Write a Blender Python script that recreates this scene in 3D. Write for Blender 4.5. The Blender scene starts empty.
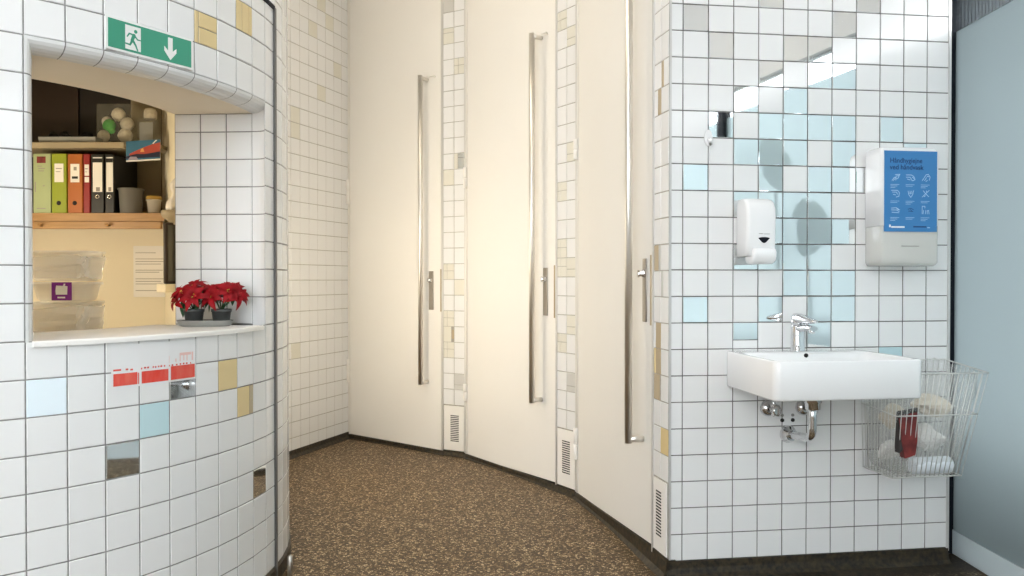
import bpy, bmesh, math, random
from mathutils import Vector, Matrix
from math import sin, cos, pi, atan2, sqrt
random.seed(7)
scene = bpy.context.scene
COL = scene.collection

# ------------------------------------------------------------------ camera, sky, exposure
EYE = 1.125
cam_data = bpy.data.cameras.new('camera')
cam_data.sensor_width = 36.0
cam_data.lens = 813.0 / 1024.0 * 36.0
cam_data.clip_start = 0.05
camera = bpy.data.objects.new('camera', cam_data)
COL.objects.link(camera)
camera.location = (0, 0, EYE)
camera.rotation_euler = (pi / 2 - 0.0103, 0, 0)
scene.camera = camera

SKY_COLOR, SKY_STRENGTH = (0.93, 0.97, 1.0, 1), 6.2
HALL_LAMP, RING_LAMP, KIOSK_LAMP, DOOR_FILL = 8.6, 18.0, 106.0, 10.4
world = bpy.data.worlds.new('sky')
scene.world = world
world.use_nodes = True
bg = world.node_tree.nodes['Background']
bg.inputs[0].default_value = SKY_COLOR
bg.inputs[1].default_value = SKY_STRENGTH

vs = scene.view_settings
vs.view_transform = 'Standard'
vs.look = 'None'
vs.gamma = 1.0
vs.use_curve_mapping = False
vs.exposure = 0.45

# ------------------------------------------------------------------ materials
def mat(name, color, rough=0.5, metal=0.0, spec=0.5, trans=0.0, ior=1.45, emit=None, strength=0.0, bump=None, coat=0.0):
    m = bpy.data.materials.new(name)
    m.use_nodes = True
    b = m.node_tree.nodes['Principled BSDF']
    b.inputs['Base Color'].default_value = (*color, 1)
    b.inputs['Roughness'].default_value = rough
    b.inputs['Metallic'].default_value = metal
    b.inputs['Specular IOR Level'].default_value = spec
    b.inputs['Transmission Weight'].default_value = trans
    b.inputs['IOR'].default_value = ior
    b.inputs['Coat Weight'].default_value = coat
    if emit:
        b.inputs['Emission Color'].default_value = (*emit, 1)
        b.inputs['Emission Strength'].default_value = strength
    if bump:
        nt = m.node_tree
        n = nt.nodes.new('ShaderNodeTexNoise'); n.inputs['Scale'].default_value = bump[0]
        tc = nt.nodes.new('ShaderNodeTexCoord')
        bp = nt.nodes.new('ShaderNodeBump'); bp.inputs['Strength'].default_value = bump[1]
        nt.links.new(tc.outputs['Object'], n.inputs['Vector'])
        nt.links.new(n.outputs['Fac'], bp.inputs['Height'])
        nt.links.new(bp.outputs['Normal'], b.inputs['Normal'])
    return m

def noisy(name, c0, c1, scale, rough=0.5, spec=0.5, detail=4.0, stretch=(1, 1, 1)):
    m = mat(name, c0, rough, spec=spec)
    nt = m.node_tree; b = nt.nodes['Principled BSDF']
    tc = nt.nodes.new('ShaderNodeTexCoord'); mp = nt.nodes.new('ShaderNodeMapping')
    mp.inputs['Scale'].default_value = stretch
    n = nt.nodes.new('ShaderNodeTexNoise'); n.inputs['Scale'].default_value = scale; n.inputs['Detail'].default_value = detail
    r = nt.nodes.new('ShaderNodeValToRGB')
    r.color_ramp.elements[0].position = 0.35; r.color_ramp.elements[0].color = (*c0, 1)
    r.color_ramp.elements[1].position = 0.65; r.color_ramp.elements[1].color = (*c1, 1)
    L = nt.links.new
    L(tc.outputs['Object'], mp.inputs['Vector']); L(mp.outputs['Vector'], n.inputs['Vector'])
    L(n.outputs['Fac'], r.inputs['Fac']); L(r.outputs['Color'], b.inputs['Base Color'])
    return m

def terrazzo():
    m = mat('terrazzo', (.1, .08, .05), 0.5, spec=0.3)
    nt = m.node_tree; b = nt.nodes['Principled BSDF']; L = nt.links.new
    tc = nt.nodes.new('ShaderNodeTexCoord')
    nz = nt.nodes.new('ShaderNodeTexNoise'); nz.inputs['Scale'].default_value = 60
    mx = nt.nodes.new('ShaderNodeMix'); mx.data_type = 'VECTOR'; mx.inputs[0].default_value = 0.012
    L(tc.outputs['Object'], nz.inputs['Vector'])
    L(tc.outputs['Object'], mx.inputs[4]); L(nz.outputs['Color'], mx.inputs[5])
    v = nt.nodes.new('ShaderNodeTexVoronoi'); v.inputs['Scale'].default_value = 120
    e = nt.nodes.new('ShaderNodeTexVoronoi'); e.feature = 'DISTANCE_TO_EDGE'; e.inputs['Scale'].default_value = 120
    L(mx.outputs[1], v.inputs['Vector']); L(mx.outputs[1], e.inputs['Vector'])
    sep = nt.nodes.new('ShaderNodeSeparateColor'); L(v.outputs['Color'], sep.inputs[0])
    r = nt.nodes.new('ShaderNodeValToRGB'); r.color_ramp.interpolation = 'CONSTANT'
    els = r.color_ramp.elements
    els[0].position = 0; els[0].color = (.055, .033, .014, 1)
    els[1].position = .34; els[1].color = (.12, .073, .034, 1)
    for p, c in ((.52, (.20, .130, .066, 1)), (.70, (.40, .29, .165, 1)), (.88, (.62, .48, .30, 1))):
        q = els.new(p); q.color = c
    L(sep.outputs[0], r.inputs['Fac'])
    st = nt.nodes.new('ShaderNodeMath'); st.operation = 'GREATER_THAN'; st.inputs[1].default_value = .10
    L(e.outputs['Distance'], st.inputs[0])
    m2 = nt.nodes.new('ShaderNodeMix'); m2.data_type = 'RGBA'
    m2.inputs[6].default_value = (.075, .046, .021, 1)
    L(st.outputs[0], m2.inputs[0]); L(r.outputs['Color'], m2.inputs[7])
    # black dirt along the basin wall and corner, with the shade there painted in
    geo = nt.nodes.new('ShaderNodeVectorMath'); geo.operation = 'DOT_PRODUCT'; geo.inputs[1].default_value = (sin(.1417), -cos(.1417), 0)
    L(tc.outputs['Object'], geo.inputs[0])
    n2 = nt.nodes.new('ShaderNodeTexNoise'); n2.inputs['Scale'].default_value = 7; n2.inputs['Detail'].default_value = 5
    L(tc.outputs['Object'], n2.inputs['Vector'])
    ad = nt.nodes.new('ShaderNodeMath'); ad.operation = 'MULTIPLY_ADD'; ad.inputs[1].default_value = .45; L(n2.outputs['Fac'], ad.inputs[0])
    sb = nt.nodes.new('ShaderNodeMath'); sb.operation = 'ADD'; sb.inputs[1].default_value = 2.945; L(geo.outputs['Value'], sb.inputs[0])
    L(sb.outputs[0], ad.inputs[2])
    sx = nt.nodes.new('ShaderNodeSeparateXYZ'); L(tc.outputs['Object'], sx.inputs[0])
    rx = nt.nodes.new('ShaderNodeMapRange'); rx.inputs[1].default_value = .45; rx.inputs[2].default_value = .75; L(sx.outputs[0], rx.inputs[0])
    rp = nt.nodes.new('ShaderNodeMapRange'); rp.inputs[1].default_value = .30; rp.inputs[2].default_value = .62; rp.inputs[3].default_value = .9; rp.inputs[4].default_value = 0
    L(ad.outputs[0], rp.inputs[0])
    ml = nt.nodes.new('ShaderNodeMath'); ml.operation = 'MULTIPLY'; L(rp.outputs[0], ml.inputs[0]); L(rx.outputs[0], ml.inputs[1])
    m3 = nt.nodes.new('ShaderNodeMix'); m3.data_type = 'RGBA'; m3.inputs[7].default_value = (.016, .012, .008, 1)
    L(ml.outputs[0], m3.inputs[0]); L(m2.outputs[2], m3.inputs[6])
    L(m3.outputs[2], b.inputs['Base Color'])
    return m

def cove_mat():
    m = noisy('cove_terrazzo', (.010, .009, .007), (.050, .036, .018), 55, 0.5)
    return m

def frosted():
    m = bpy.data.materials.new('frosted_glass'); m.use_nodes = True
    nt = m.node_tree; nt.nodes.clear(); L = nt.links.new
    out = nt.nodes.new('ShaderNodeOutputMaterial')
    tr = nt.nodes.new('ShaderNodeBsdfTranslucent'); tr.inputs[0].default_value = (.455, .50, .505, 1)
    rf = nt.nodes.new('ShaderNodeBsdfRefraction'); rf.inputs['Color'].default_value = (.46, .497, .50, 1)
    rf.inputs['Roughness'].default_value = .28; rf.inputs['IOR'].default_value = 1.04
    df = nt.nodes.new('ShaderNodeBsdfDiffuse'); df.inputs[0].default_value = (.50, .58, .60, 1)
    a = nt.nodes.new('ShaderNodeMixShader'); a.inputs[0].default_value = .5
    L(tr.outputs[0], a.inputs[1]); L(rf.outputs[0], a.inputs[2])
    b = nt.nodes.new('ShaderNodeMixShader'); b.inputs[0].default_value = .14
    L(a.outputs[0], b.inputs[1]); L(df.outputs[0], b.inputs[2])
    L(b.outputs[0], out.inputs[0])
    return m

def seethrough(name, color, fac, rough=0.15, kind='diffuse'):
    """thin translucent plastic or glass: part clear, part surface"""
    m = bpy.data.materials.new(name); m.use_nodes = True
    nt = m.node_tree; L = nt.links.new
    b = nt.nodes['Principled BSDF']; out = nt.nodes['Material Output']
    b.inputs['Base Color'].default_value = (*color, 1); b.inputs['Roughness'].default_value = rough
    t = nt.nodes.new('ShaderNodeBsdfTransparent')
    mx = nt.nodes.new('ShaderNodeMixShader'); mx.inputs[0].default_value = fac
    L(t.outputs[0], mx.inputs[1]); L(b.outputs[0], mx.inputs[2]); L(mx.outputs[0], out.inputs[0])
    return m

def tub_plastic():
    m = seethrough('translucent_tub_plastic', (.95, .93, .88), .8, .25)
    nt = m.node_tree; L = nt.links.new
    mx = [n for n in nt.nodes if n.type == 'MIX_SHADER'][0]; b = nt.nodes['Principled BSDF']
    t = nt.nodes.new('ShaderNodeBsdfTranslucent'); t.inputs[0].default_value = (1.0, .98, .93, 1)
    k = nt.nodes.new('ShaderNodeMixShader'); k.inputs[0].default_value = .68
    L(b.outputs[0], k.inputs[1]); L(t.outputs[0], k.inputs[2]); L(k.outputs[0], mx.inputs[2])
    return m

M = {}
M['tile'] = mat('white_glazed_tile', (.80, .80, .795), .12)
M['grout'] = noisy('grout', (.20, .195, .19), (.30, .29, .28), 40, .9, .2)
M['grout_pale'] = noisy('grout_pale', (.34, .32, .28), (.44, .42, .37), 40, .9, .2)
M['grout_dark'] = noisy('grout_dark', (.10, .095, .09), (.22, .21, .20), 12, .9, .2)
M['mirror'] = mat('mirror_tile', (.86, .89, .90), .03, 1.0)
M['beige'] = mat('beige_tile', (.72, .57, .30), .18)
M['pale'] = mat('pale_grey_tile', (.73, .71, .63), .18)
M['grey_tile'] = mat('grey_tile', (.60, .59, .56), .2)
M['brown_tile'] = mat('brown_tile', (.48, .39, .26), .2)
M['blue_tile'] = mat('light_blue_tile', (.52, .70, .74), .12)
M['ice_tile'] = mat('ice_white_tile', (.80, .90, .96), .12)
M['plaster'] = noisy('cream_plaster', (.72, .65, .54), (.75, .68, .57), 3, .85, .2)
M['cream_wall'] = noisy('cream_painted_wall', (.80, .73, .56), (.83, .76, .59), 2, .7, .25)
M['white_wall'] = noisy('white_paint', (.80, .79, .77), (.83, .82, .80), 2, .7, .25)
M['door'] = noisy('cream_door_laminate', (.84, .82, .78), (.85, .83, .79), 2.5, .55, .3)
M['door_edge'] = mat('door_frame_paint', (.80, .78, .73), .45)
M['sill'] = mat('white_sill', (.86, .84, .80), .3)
M['steel'] = mat('brushed_steel', (.80, .77, .72), .38, 1.0)
M['steel_plate'] = mat('steel_plate', (.44, .41, .37), .38, 1.0)
M['chrome'] = mat('chrome', (.72, .72, .73), .07, 1.0)
M['alu'] = mat('aluminium_trim', (.66, .65, .63), .5, .6)
M['strip'] = mat('grey_metal_strip', (.13, .125, .12), .45, .3)
M['black'] = mat('black_frame', (.007, .009, .014), .6, spec=.15)
M['dark'] = mat('dark_hole', (.012, .010, .009), .7)
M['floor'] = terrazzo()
M['cove'] = cove_mat()
M['ceiling'] = mat('ceiling_paint', (.78, .77, .75), .9)
M['frosted'] = frosted()
M['clear'] = seethrough('clear_glass', (.7, .8, .85), .10, .03)
M['rail'] = mat('pale_base_rail', (.66, .76, .80), .4)
M['facade'] = noisy('grey_facade', (.16, .18, .20), (.22, .24, .26), 30, .6)
M['cladding'] = noisy('dark_ribbed_cladding', (.030, .036, .041), (.042, .050, .056), 30, .6, .2)
M['shade_wall_concrete'] = noisy('shade_wall_concrete', (.16, .20, .21), (.22, .26, .27), 6, .8)
M['paving'] = noisy('paving', (.060, .065, .070), (.085, .09, .095), 8, .9)
M['ceramic'] = mat('white_ceramic', (.88, .88, .88), .08, coat=.3)
M['white_plastic'] = mat('white_plastic', (.84, .84, .84), .25)
M['bar_plastic'] = mat('bright_white_plastic', (.90, .90, .90), .3)
M['poster'] = mat('blue_poster', (.045, .215, .50), .35)
M['navy'] = mat('navy_ink', (.012, .05, .16), .5)
M['pale_ink'] = mat('pale_blue_ink', (.42, .62, .82), .5)
M['white_ink'] = mat('white_ink', (.85, .87, .88), .5)
M['green_sign'] = mat('green_sign', (.040, .295, .185), .35)
M['sign_white'] = mat('white_sign', (.80, .81, .79), .4)
M['sticker_white'] = mat('white_sticker_base', (.80, .80, .80), .25)
M['red_sticker'] = noisy('worn_red_sticker', (.74, .055, .035), (.74, .13, .095), 35, .5, stretch=(1, 1, .3))
M['window_plastic'] = seethrough('smoky_clear_plastic', (.78, .78, .74), .62, .2)
M['tub'] = tub_plastic()
M['film'] = seethrough('stretch_film', (.95, .94, .90), .34, .12)
M['purple'] = mat('purple_label', (.20, .012, .24), .4)
M['pot'] = mat('dark_grey_pot', (.060, .062, .060), .5)
M['soil'] = noisy('soil', (.03, .02, .012), (.07, .045, .03), 120, .95)
M['saucer'] = mat('grey_saucer', (.27, .27, .25), .45)
M['bract'] = noisy('red_bract', (.19, .002, .005), (.33, .004, .010), 25, .6, .25)
M['leaf'] = noisy('dark_green_leaf', (.010, .045, .014), (.020, .085, .022), 25, .5)
M['pollen'] = mat('yellow_green_centre', (.45, .36, .05), .6)
M['wood'] = noisy('pine_shelf', (.33, .18, .060), (.41, .235, .088), 6, .45, stretch=(1, 12, 12))
M['shelf_white'] = mat('cream_shelf', (.36, .30, .20), .5)
M['wall_shade'] = noisy('wall_shade', (.22, .18, .11), (.26, .215, .135), 4, .7)  # shade of the upper kiosk wall, put into a board colour
M['cabinet_dark'] = noisy('dark_brown_cabinet', (.006, .004, .003), (.010, .006, .0045), 6, .6)
M['paper'] = mat('white_paper', (.84, .82, .77), .7)
M['ink'] = mat('grey_ink', (.30, .28, .25), .7)
M['binder_pale'] = mat('pale_green_binder', (.36, .43, .23), .4)
M['binder_lime'] = mat('lime_binder', (.27, .33, .018), .4)
M['binder_orange'] = mat('orange_binder', (.40, .115, .018), .4)
M['binder_red'] = mat('red_binder', (.26, .010, .012), .4)
M['binder_black'] = mat('black_binder', (.007, .007, .007), .4)
M['bucket'] = mat('grey_bucket', (.15, .145, .13), .45)
M['cup'] = mat('white_cup', (.50, .47, .40), .4)
M['yellow_lid'] = mat('mustard_lid', (.40, .25, .05), .5)
M['plush'] = noisy('off_white_plush', (.46, .42, .33), (.56, .52, .42), 60, .95)
M['plush_green'] = noisy('green_plush', (.03, .22, .026), (.06, .32, .045), 50, .9)
M['glass_box'] = seethrough('thin_clear_plastic', (.55, .55, .48), .10, .1)
M['dark_stuff'] = mat('black_cloth', (.010, .010, .012), .9)
M['grey_card'] = mat('grey_card', (.27, .27, .25), .6)
M['cloth'] = mat('white_cloth', (.74, .70, .62), .85)
M['brown_frame'] = mat('dark_brown_frame', (.020, .010, .006), .45)
M['screen'] = mat('dark_glass', (.10, .095, .08), .15)
M['wire'] = mat('pale_wire', (.66, .66, .63), .35, .4)
M['bag'] = seethrough('thin_white_bag', (.88, .88, .86), .19, .3)
M['tissue'] = noisy('crumpled_tissue', (.82, .81, .78), (.90, .89, .86), 20, .95)
M['tissue_warm'] = noisy('cream_tissue', (.70, .62, .50), (.78, .70, .58), 20, .95)
M['carton'] = noisy('dark_red_carton', (.11, .014, .014), (.24, .035, .030), 30, .45)
M['carton_dark'] = mat('dark_carton_edge', (.030, .022, .020), .5)
M['roll'] = mat('white_roll', (.80, .84, .88), .8)
M['hedge'] = noisy('green_shrub', (.44, .54, .20), (.58, .66, .30), 30, .8)
M['white_metal'] = mat('white_fan_metal', (.74, .74, .72), .4)

def lamp_mat(name, color, strength):
    return mat(name, (.9, .9, .9), .5, emit=color, strength=strength)
M['hall_lamp'] = lamp_mat('hall_lamp_diffuser', (.97, .975, 1.0), HALL_LAMP)
M['ring_lamp'] = lamp_mat('warm_lamp_diffuser', (1.0, .865, .67), RING_LAMP)
M['door_fill'] = lamp_mat('door_fill_diffuser', (1.0, .85, .62), DOOR_FILL)  # glow of the two added lamps that light the doors
M['kiosk_lamp'] = lamp_mat('kiosk_lamp_diffuser', (1.0, .88, .70), KIOSK_LAMP)

# ------------------------------------------------------------------ mesh helpers
class MB:
    """collects shapes in one bmesh, one material slot per material name"""
    def __init__(self):
        self.bm = bmesh.new(); self.mats = []
    def mi(self, name):
        if name not in self.mats: self.mats.append(name)
        return self.mats.index(name)
    def face(self, pts, m, smooth=False):
        vsx = [self.bm.verts.new(p) for p in pts]
        try: f = self.bm.faces.new(vsx)
        except ValueError: return None
        f.material_index = self.mi(m); f.smooth = smooth
        return f
    def box(self, x0, x1, y0, y1, z0, z1, m, bevel=0.0, seg=2):
        g = bmesh.ops.create_cube(self.bm, size=1.0)
        for v in g['verts']:
            v.co = Vector((x0 + (v.co.x + .5) * (x1 - x0), y0 + (v.co.y + .5) * (y1 - y0), z0 + (v.co.z + .5) * (z1 - z0)))
        faces = {f for v in g['verts'] for f in v.link_faces}
        i = self.mi(m)
        for f in faces: f.material_index = i
        if bevel > 0:
            edges = {e for f in faces for e in f.edges}
            r = bmesh.ops.bevel(self.bm, geom=list(edges), offset=bevel, segments=seg, affect='EDGES', profile=.5)
            for f in r['faces']: f.material_index = i; f.smooth = True
        return self
    def loft(self, loops, m, cap0=True, cap1=True, smooth=True, closed=True):
        i = self.mi(m); rings = [[self.bm.verts.new(p) for p in lp] for lp in loops]
        n = len(rings[0])
        for a, b in zip(rings, rings[1:]):
            for k in range(n if closed else n - 1):
                q = (k + 1) % n
                try:
                    f = self.bm.faces.new((a[k], a[q], b[q], b[k])); f.material_index = i; f.smooth = smooth
                except ValueError: pass
        for flag, r, rev in ((cap0, rings[0], True), (cap1, rings[-1], False)):
            if flag and closed:
                try:
                    f = self.bm.faces.new(list(reversed(r)) if rev else r); f.material_index = i
                except ValueError: pass
        return self
    def lathe(self, prof, m, c=(0, 0, 0), seg=24, cap0=True, cap1=True, axis='Z'):
        loops = []
        for r, z in prof:
            lp = []
            for k in range(seg):
                a = 2 * pi * k / seg
                p = (r * cos(a), r * sin(a), z)
                if axis == 'Y': p = (r * cos(a), z, -r * sin(a))
                if axis == 'X': p = (z, r * cos(a), r * sin(a))
                lp.append((c[0] + p[0], c[1] + p[1], c[2] + p[2]))
            loops.append(lp)
        return self.loft(loops, m, cap0, cap1)
    def tube(self, pts, r, m, seg=10, closed=False):
        pts = [Vector(p) for p in pts]; loops = []; n = len(pts)
        up = None
        for k in range(n):
            if closed: d = pts[(k + 1) % n] - pts[k - 1]
            else: d = pts[min(k + 1, n - 1)] - pts[max(k - 1, 0)]
            d.normalize()
            if up is None:
                up = Vector((0, 0, 1)) if abs(d.z) < .9 else Vector((1, 0, 0))
            x = d.cross(up)
            if x.length < 1e-6: x = d.cross(Vector((0, 1, 0)))
            x.normalize(); y = x.cross(d); up = y
            rr = r[k] if isinstance(r, (list, tuple)) else r
            loops.append([pts[k] + (x * cos(2 * pi * j / seg) + y * sin(2 * pi * j / seg)) * rr for j in range(seg)])
        if closed: loops.append(loops[0])
        return self.loft(loops, m, not closed, not closed)
    def sphere(self, c, r, m, s=(1, 1, 1), sub=2, jitter=0.0):
        g = bmesh.ops.create_icosphere(self.bm, subdivisions=sub, radius=1.0)
        i = self.mi(m)
        for v in g['verts']:
            k = r * (1 + random.uniform(-jitter, jitter))
            v.co = Vector((c[0] + v.co.x * k * s[0], c[1] + v.co.y * k * s[1], c[2] + v.co.z * k * s[2]))
        for f in {f for v in g['verts'] for f in v.link_faces}: f.material_index = i; f.smooth = True
        return self
    def plate(self, outline, y0, y1, m):
        """outline in x,z, from y0 to y1"""
        self.loft([[(x, y0, z) for x, z in outline], [(x, y1, z) for x, z in outline]], m, smooth=False)
        return self
    def build(self, name, parent=None, loc=(0, 0, 0), rz=0.0, rot=None, fix=True):
        if fix: bmesh.ops.recalc_face_normals(self.bm, faces=self.bm.faces[:])
        me = bpy.data.meshes.new(name); self.bm.to_mesh(me); self.bm.free()
        for n in self.mats: me.materials.append(M[n])
        o = bpy.data.objects.new(name, me); COL.objects.link(o)
        o.location = loc; o.rotation_euler = rot if rot else (0, 0, rz)
        if parent: o.parent = parent
        return o

def tag(o, label, cat, group=None, kind=None):
    o['label'] = label; o['category'] = cat
    if group: o['group'] = group
    if kind: o['kind'] = kind
    return o

def thing(name, label, cat, loc=(0, 0, 0), rz=0.0, group=None, kind=None):
    o = bpy.data.objects.new(name, None); COL.objects.link(o)
    o.location = loc; o.rotation_euler = (0, 0, rz); o.empty_display_size = .05
    return tag(o, label, cat, group, kind)

def text(name, body, size, m, parent, loc, align='LEFT', width=None):
    cu = bpy.data.curves.new(name, 'FONT'); cu.body = body; cu.size = size; cu.align_x = align
    cu.extrude = .0002; cu.offset = size * .012
    cu.materials.append(M[m])
    o = bpy.data.objects.new(name, cu); COL.objects.link(o)
    o.location = loc; o.rotation_euler = (pi / 2, 0, 0); o.parent = parent
    if width: o.scale = (width, 1, 1)
    dg = bpy.context.evaluated_depsgraph_get()
    me = bpy.data.meshes.new_from_object(o.evaluated_get(dg))      # plain mesh letters
    w_ = o.matrix_basis.copy(); bpy.data.objects.remove(o)
    o = bpy.data.objects.new(name, me); COL.objects.link(o); o.parent = parent; o.matrix_basis = w_
    return o

# ------------------------------------------------------------------ the plan
TILE = .1
KC = Vector((-2.1273, 3.0293)); KR = 1.2473; KA0 = .7562; KROW0 = 1.125 - .1626     # round kiosk wall
WO = Vector((.6430, 3.0659)); WTH = .1417; WROW0 = 1.125 - .0636                     # wall with the basin
CO = Vector((-1.3939, 5.1256)); CTH = 1.2257; CROW0 = 1.125 - .1034                  # passage wall
CEIL = 3.8
dA = TILE / KR
def K(a, r=KR, z=0.0): return Vector((KC.x + r * sin(a), KC.y - r * cos(a), z))
def kcol(c): return KA0 + c * dA
def W(s, d=0.0, z=0.0): return Vector((WO.x + cos(WTH) * s + sin(WTH) * d, WO.y + sin(WTH) * s - cos(WTH) * d, z))

def tile_quad(mb, p00, p10, p11, p01, m, joint=.0034, h=.0022, tilt=.00045):
    """one glazed tile, corners on the wall plane, raised towards the room"""
    c = (p00 + p10 + p11 + p01) / 4
    ex = (p10 - p00).normalized(); ez = (p01 - p00).normalized()
    n = ex.cross(ez).normalized()
    i = mb.mi(m); j = joint / 2; b = .0016
    o = [p00 + ex * j + ez * j, p10 - ex * j + ez * j, p11 - ex * j - ez * j, p01 + ex * j - ez * j]
    t0, t1 = random.uniform(-tilt, tilt), random.uniform(-tilt, tilt)
    sg = ((-1, -1), (1, -1), (1, 1), (-1, 1))
    inn = [o[k] - ex * b * sg[k][0] - ez * b * sg[k][1] + n * (h + t0 * sg[k][0] + t1 * sg[k][1]) for k in range(4)]
    if (p10 - p00).length < .012 or (p01 - p00).length < .012: return
    vo = [mb.bm.verts.new(p) for p in o]; vi = [mb.bm.verts.new(p) for p in inn]
    f = mb.bm.faces.new(vi); f.material_index = i
    for k in range(4):
        q = (k + 1) % 4
        f = mb.bm.faces.new((vo[k], vo[q], vi[q], vi[k])); f.material_index = i

def tile_cell(mb, pos, r, c0, c1, z0, z1, m, split=None):
    """pos(col, z) gives the point; split = list of (u0, v0, u1, v1, material) inside the tile"""
    if split is None:
        tile_quad(mb, pos(c0, z0), pos(c1, z0), pos(c1, z1), pos(c0, z1), m); return
    for u0, v0, u1, v1, mm in split:
        a, b = c0 + (c1 - c0) * u0, c0 + (c1 - c0) * u1
        e, f = z0 + (z1 - z0) * v0, z0 + (z1 - z0) * v1
        tile_quad(mb, pos(a, e), pos(b, e), pos(b, f), pos(a, f), mm, joint=.002)

# ------------------------------------------------------------------ floor, ceiling
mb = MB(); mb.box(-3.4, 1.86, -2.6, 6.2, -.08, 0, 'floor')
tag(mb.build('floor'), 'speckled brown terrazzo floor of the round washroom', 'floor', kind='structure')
mb = MB(); mb.box(-3.4, 1.86, -2.6, 6.2, CEIL, CEIL + .1, 'ceiling')
tag(mb.build('ceiling'), 'plain white ceiling over the washroom', 'ceiling', kind='structure')

# ------------------------------------------------------------------ round kiosk wall with its hatch
AJ_F = kcol(9)                      # front edge of the right jamb's rounded tiles
JD, JL, HD = .064, .042, .034       # depth, sideways and drop of the rounded edge tiles
AL_F = kcol(0); AL_J = AL_F + .030 / KR * 1.0
AJ_J = AJ_F + JL / KR
ZH = KROW0 + .8                     # head line of the hatch
RI = .897                           # inner face
SILL_Z = .963
A_START, A_END = -.90, 1.95
STRIP_A = kcol(9.93)
def kpos(c, z): return K(kcol(c), KR, z)

mb = MB()
def zrow(r): return KROW0 - .1 * r
special = {(1, 0): 'ice_tile', (2, 3): 'blue_tile', (1, 6): 'beige', (5, 8): 'mirror', (3, 2): 'mirror', (-10, 5): None, (-11, 7): None, (2, 7): None, (1, 4): None}
splits = {(-10, 5): [(0, 0, .17, 1, 'beige'), (.17, 0, 1, .52, 'beige'), (.17, .52, 1, 1, 'beige')],
          (-11, 7): [(0, 0, .36, 1, 'beige'), (.36, 0, .75, 1, 'beige'), (.75, 0, 1, 1, 'beige')],
          (2, 7): [(0, 0, .74, 1, 'beige'), (.74, 0, 1, 1, 'brown_tile')],
          (1, 4): [(0, 0, 1, .62, 'mirror'), (0, .62, 1, 1, 'tile')]}
c_lo = int((A_START - KA0) / dA)
for r in range(-29, 9):
    z1, z0 = zrow(r), zrow(r + 1)
    z1 = min(z1, CEIL)
    if z0 >= CEIL: continue
    for c in range(c_lo, 15):
        c0, c1 = c, c + 1
        if -8 <= r <= -1 and 0 <= c < 9: continue
        key = (r, c)
        tile_cell(mb, kpos, r, c0, c1, z0, z1, special.get(key) or 'tile', splits.get(key))
# grout behind the tiles
def arc_face(a0, a1, r, z0, z1, m, n, inner=False):
    for k in range(n):
        b0, b1 = a0 + (a1 - a0) * k / n, a0 + (a1 - a0) * (k + 1) / n
        pts = [K(b0, r, z0), K(b1, r, z0), K(b1, r, z1), K(b0, r, z1)]
        mb.face(pts if not inner else pts[::-1], m)
def chords(c0, c1, z0, z1):          # exact chords so that the grout never stands before the tiles
    for c in range(c0, c1):
        mb.face([kpos(c, z0), kpos(c + 1, z0), kpos(c + 1, z1), kpos(c, z1)], 'grout')
chords(c_lo, 15, 0.0, zrow(0)); chords(c_lo, 15, ZH, CEIL)
chords(c_lo, 0, zrow(0), ZH); chords(9, 15, zrow(0), ZH)
# rounded head, jambs (mitred in the corners)
def phi(k, n=6): return (pi / 2) * k / n
NB = 6
def jamb_pt(k, z, side):
    r = KR + .0024 - JD * (1 - cos(phi(k)))
    a = AJ_F + JL * sin(phi(k)) / KR if side > 0 else AL_F + (AL_J - AL_F) * sin(phi(k))
    return K(a, r, z)
def head_pt(k, a): return K(a, KR + .0024 - JD * (1 - cos(phi(k))), ZH - HD * sin(phi(k)))
def a_end(k, side): return AJ_F + JL * sin(phi(k)) / KR if side > 0 else AL_F + (AL_J - AL_F) * sin(phi(k))
i_t = mb.mi('tile')
for side in (1, -1):
    for r in range(-8, 0):
        g = .0018
        zt, zb = zrow(r), zrow(r + 1)
        for k in range(NB):
            za = ZH - HD * sin(phi(k)) if r == -8 else zt - g
            zc = ZH - HD * sin(phi(k + 1)) if r == -8 else zt - g
            zlo = (zb + g) if r < -1 else SILL_Z - .003
            mb.face([jamb_pt(k, zlo, side), jamb_pt(k + 1, zlo, side), jamb_pt(k + 1, zc, side), jamb_pt(k, za, side)], 'tile', True)
        if r > -8:
            for k in range(NB):
                a0, a1 = jamb_pt(k, zt - g, side), jamb_pt(k + 1, zt - g, side)
                b0, b1 = a0 + Vector((0, 0, 2 * g)), a1 + Vector((0, 0, 2 * g))
                mb.face([a0, a1, b1, b0], 'grout')
for c in range(0, 9):
    for k in range(NB):
        q = []
        for (cc, kk) in ((c, k), (c + 1, k), (c + 1, k + 1), (c, k + 1)):
            a = kcol(cc)
            if cc == 0: a = a_end(kk, -1)
            elif cc == 9: a = a_end(kk, 1)
            else: a = a + (.0016 if cc == c else -.0016) / KR
            q.append(head_pt(kk, a))
        mb.face(q, 'tile', True)
        if c > 0:
            a0, a1 = kcol(c) - .0016 / KR, kcol(c) + .0016 / KR
            mb.face([head_pt(k, a0), head_pt(k, a1), head_pt(k + 1, a1), head_pt(k + 1, a0)], 'grout')
# soffit
ZS = ZH - HD; RJ = KR + .0024 - JD
for k in range(16):
    b0, b1 = AL_J + (AJ_J - AL_J) * k / 16, AL_J + (AJ_J - AL_J) * (k + 1) / 16
    mb.face([K(b0, RJ, ZS), K(b1, RJ, ZS), K(b1, RI, ZS), K(b0, RI, ZS)], 'plaster')
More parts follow.
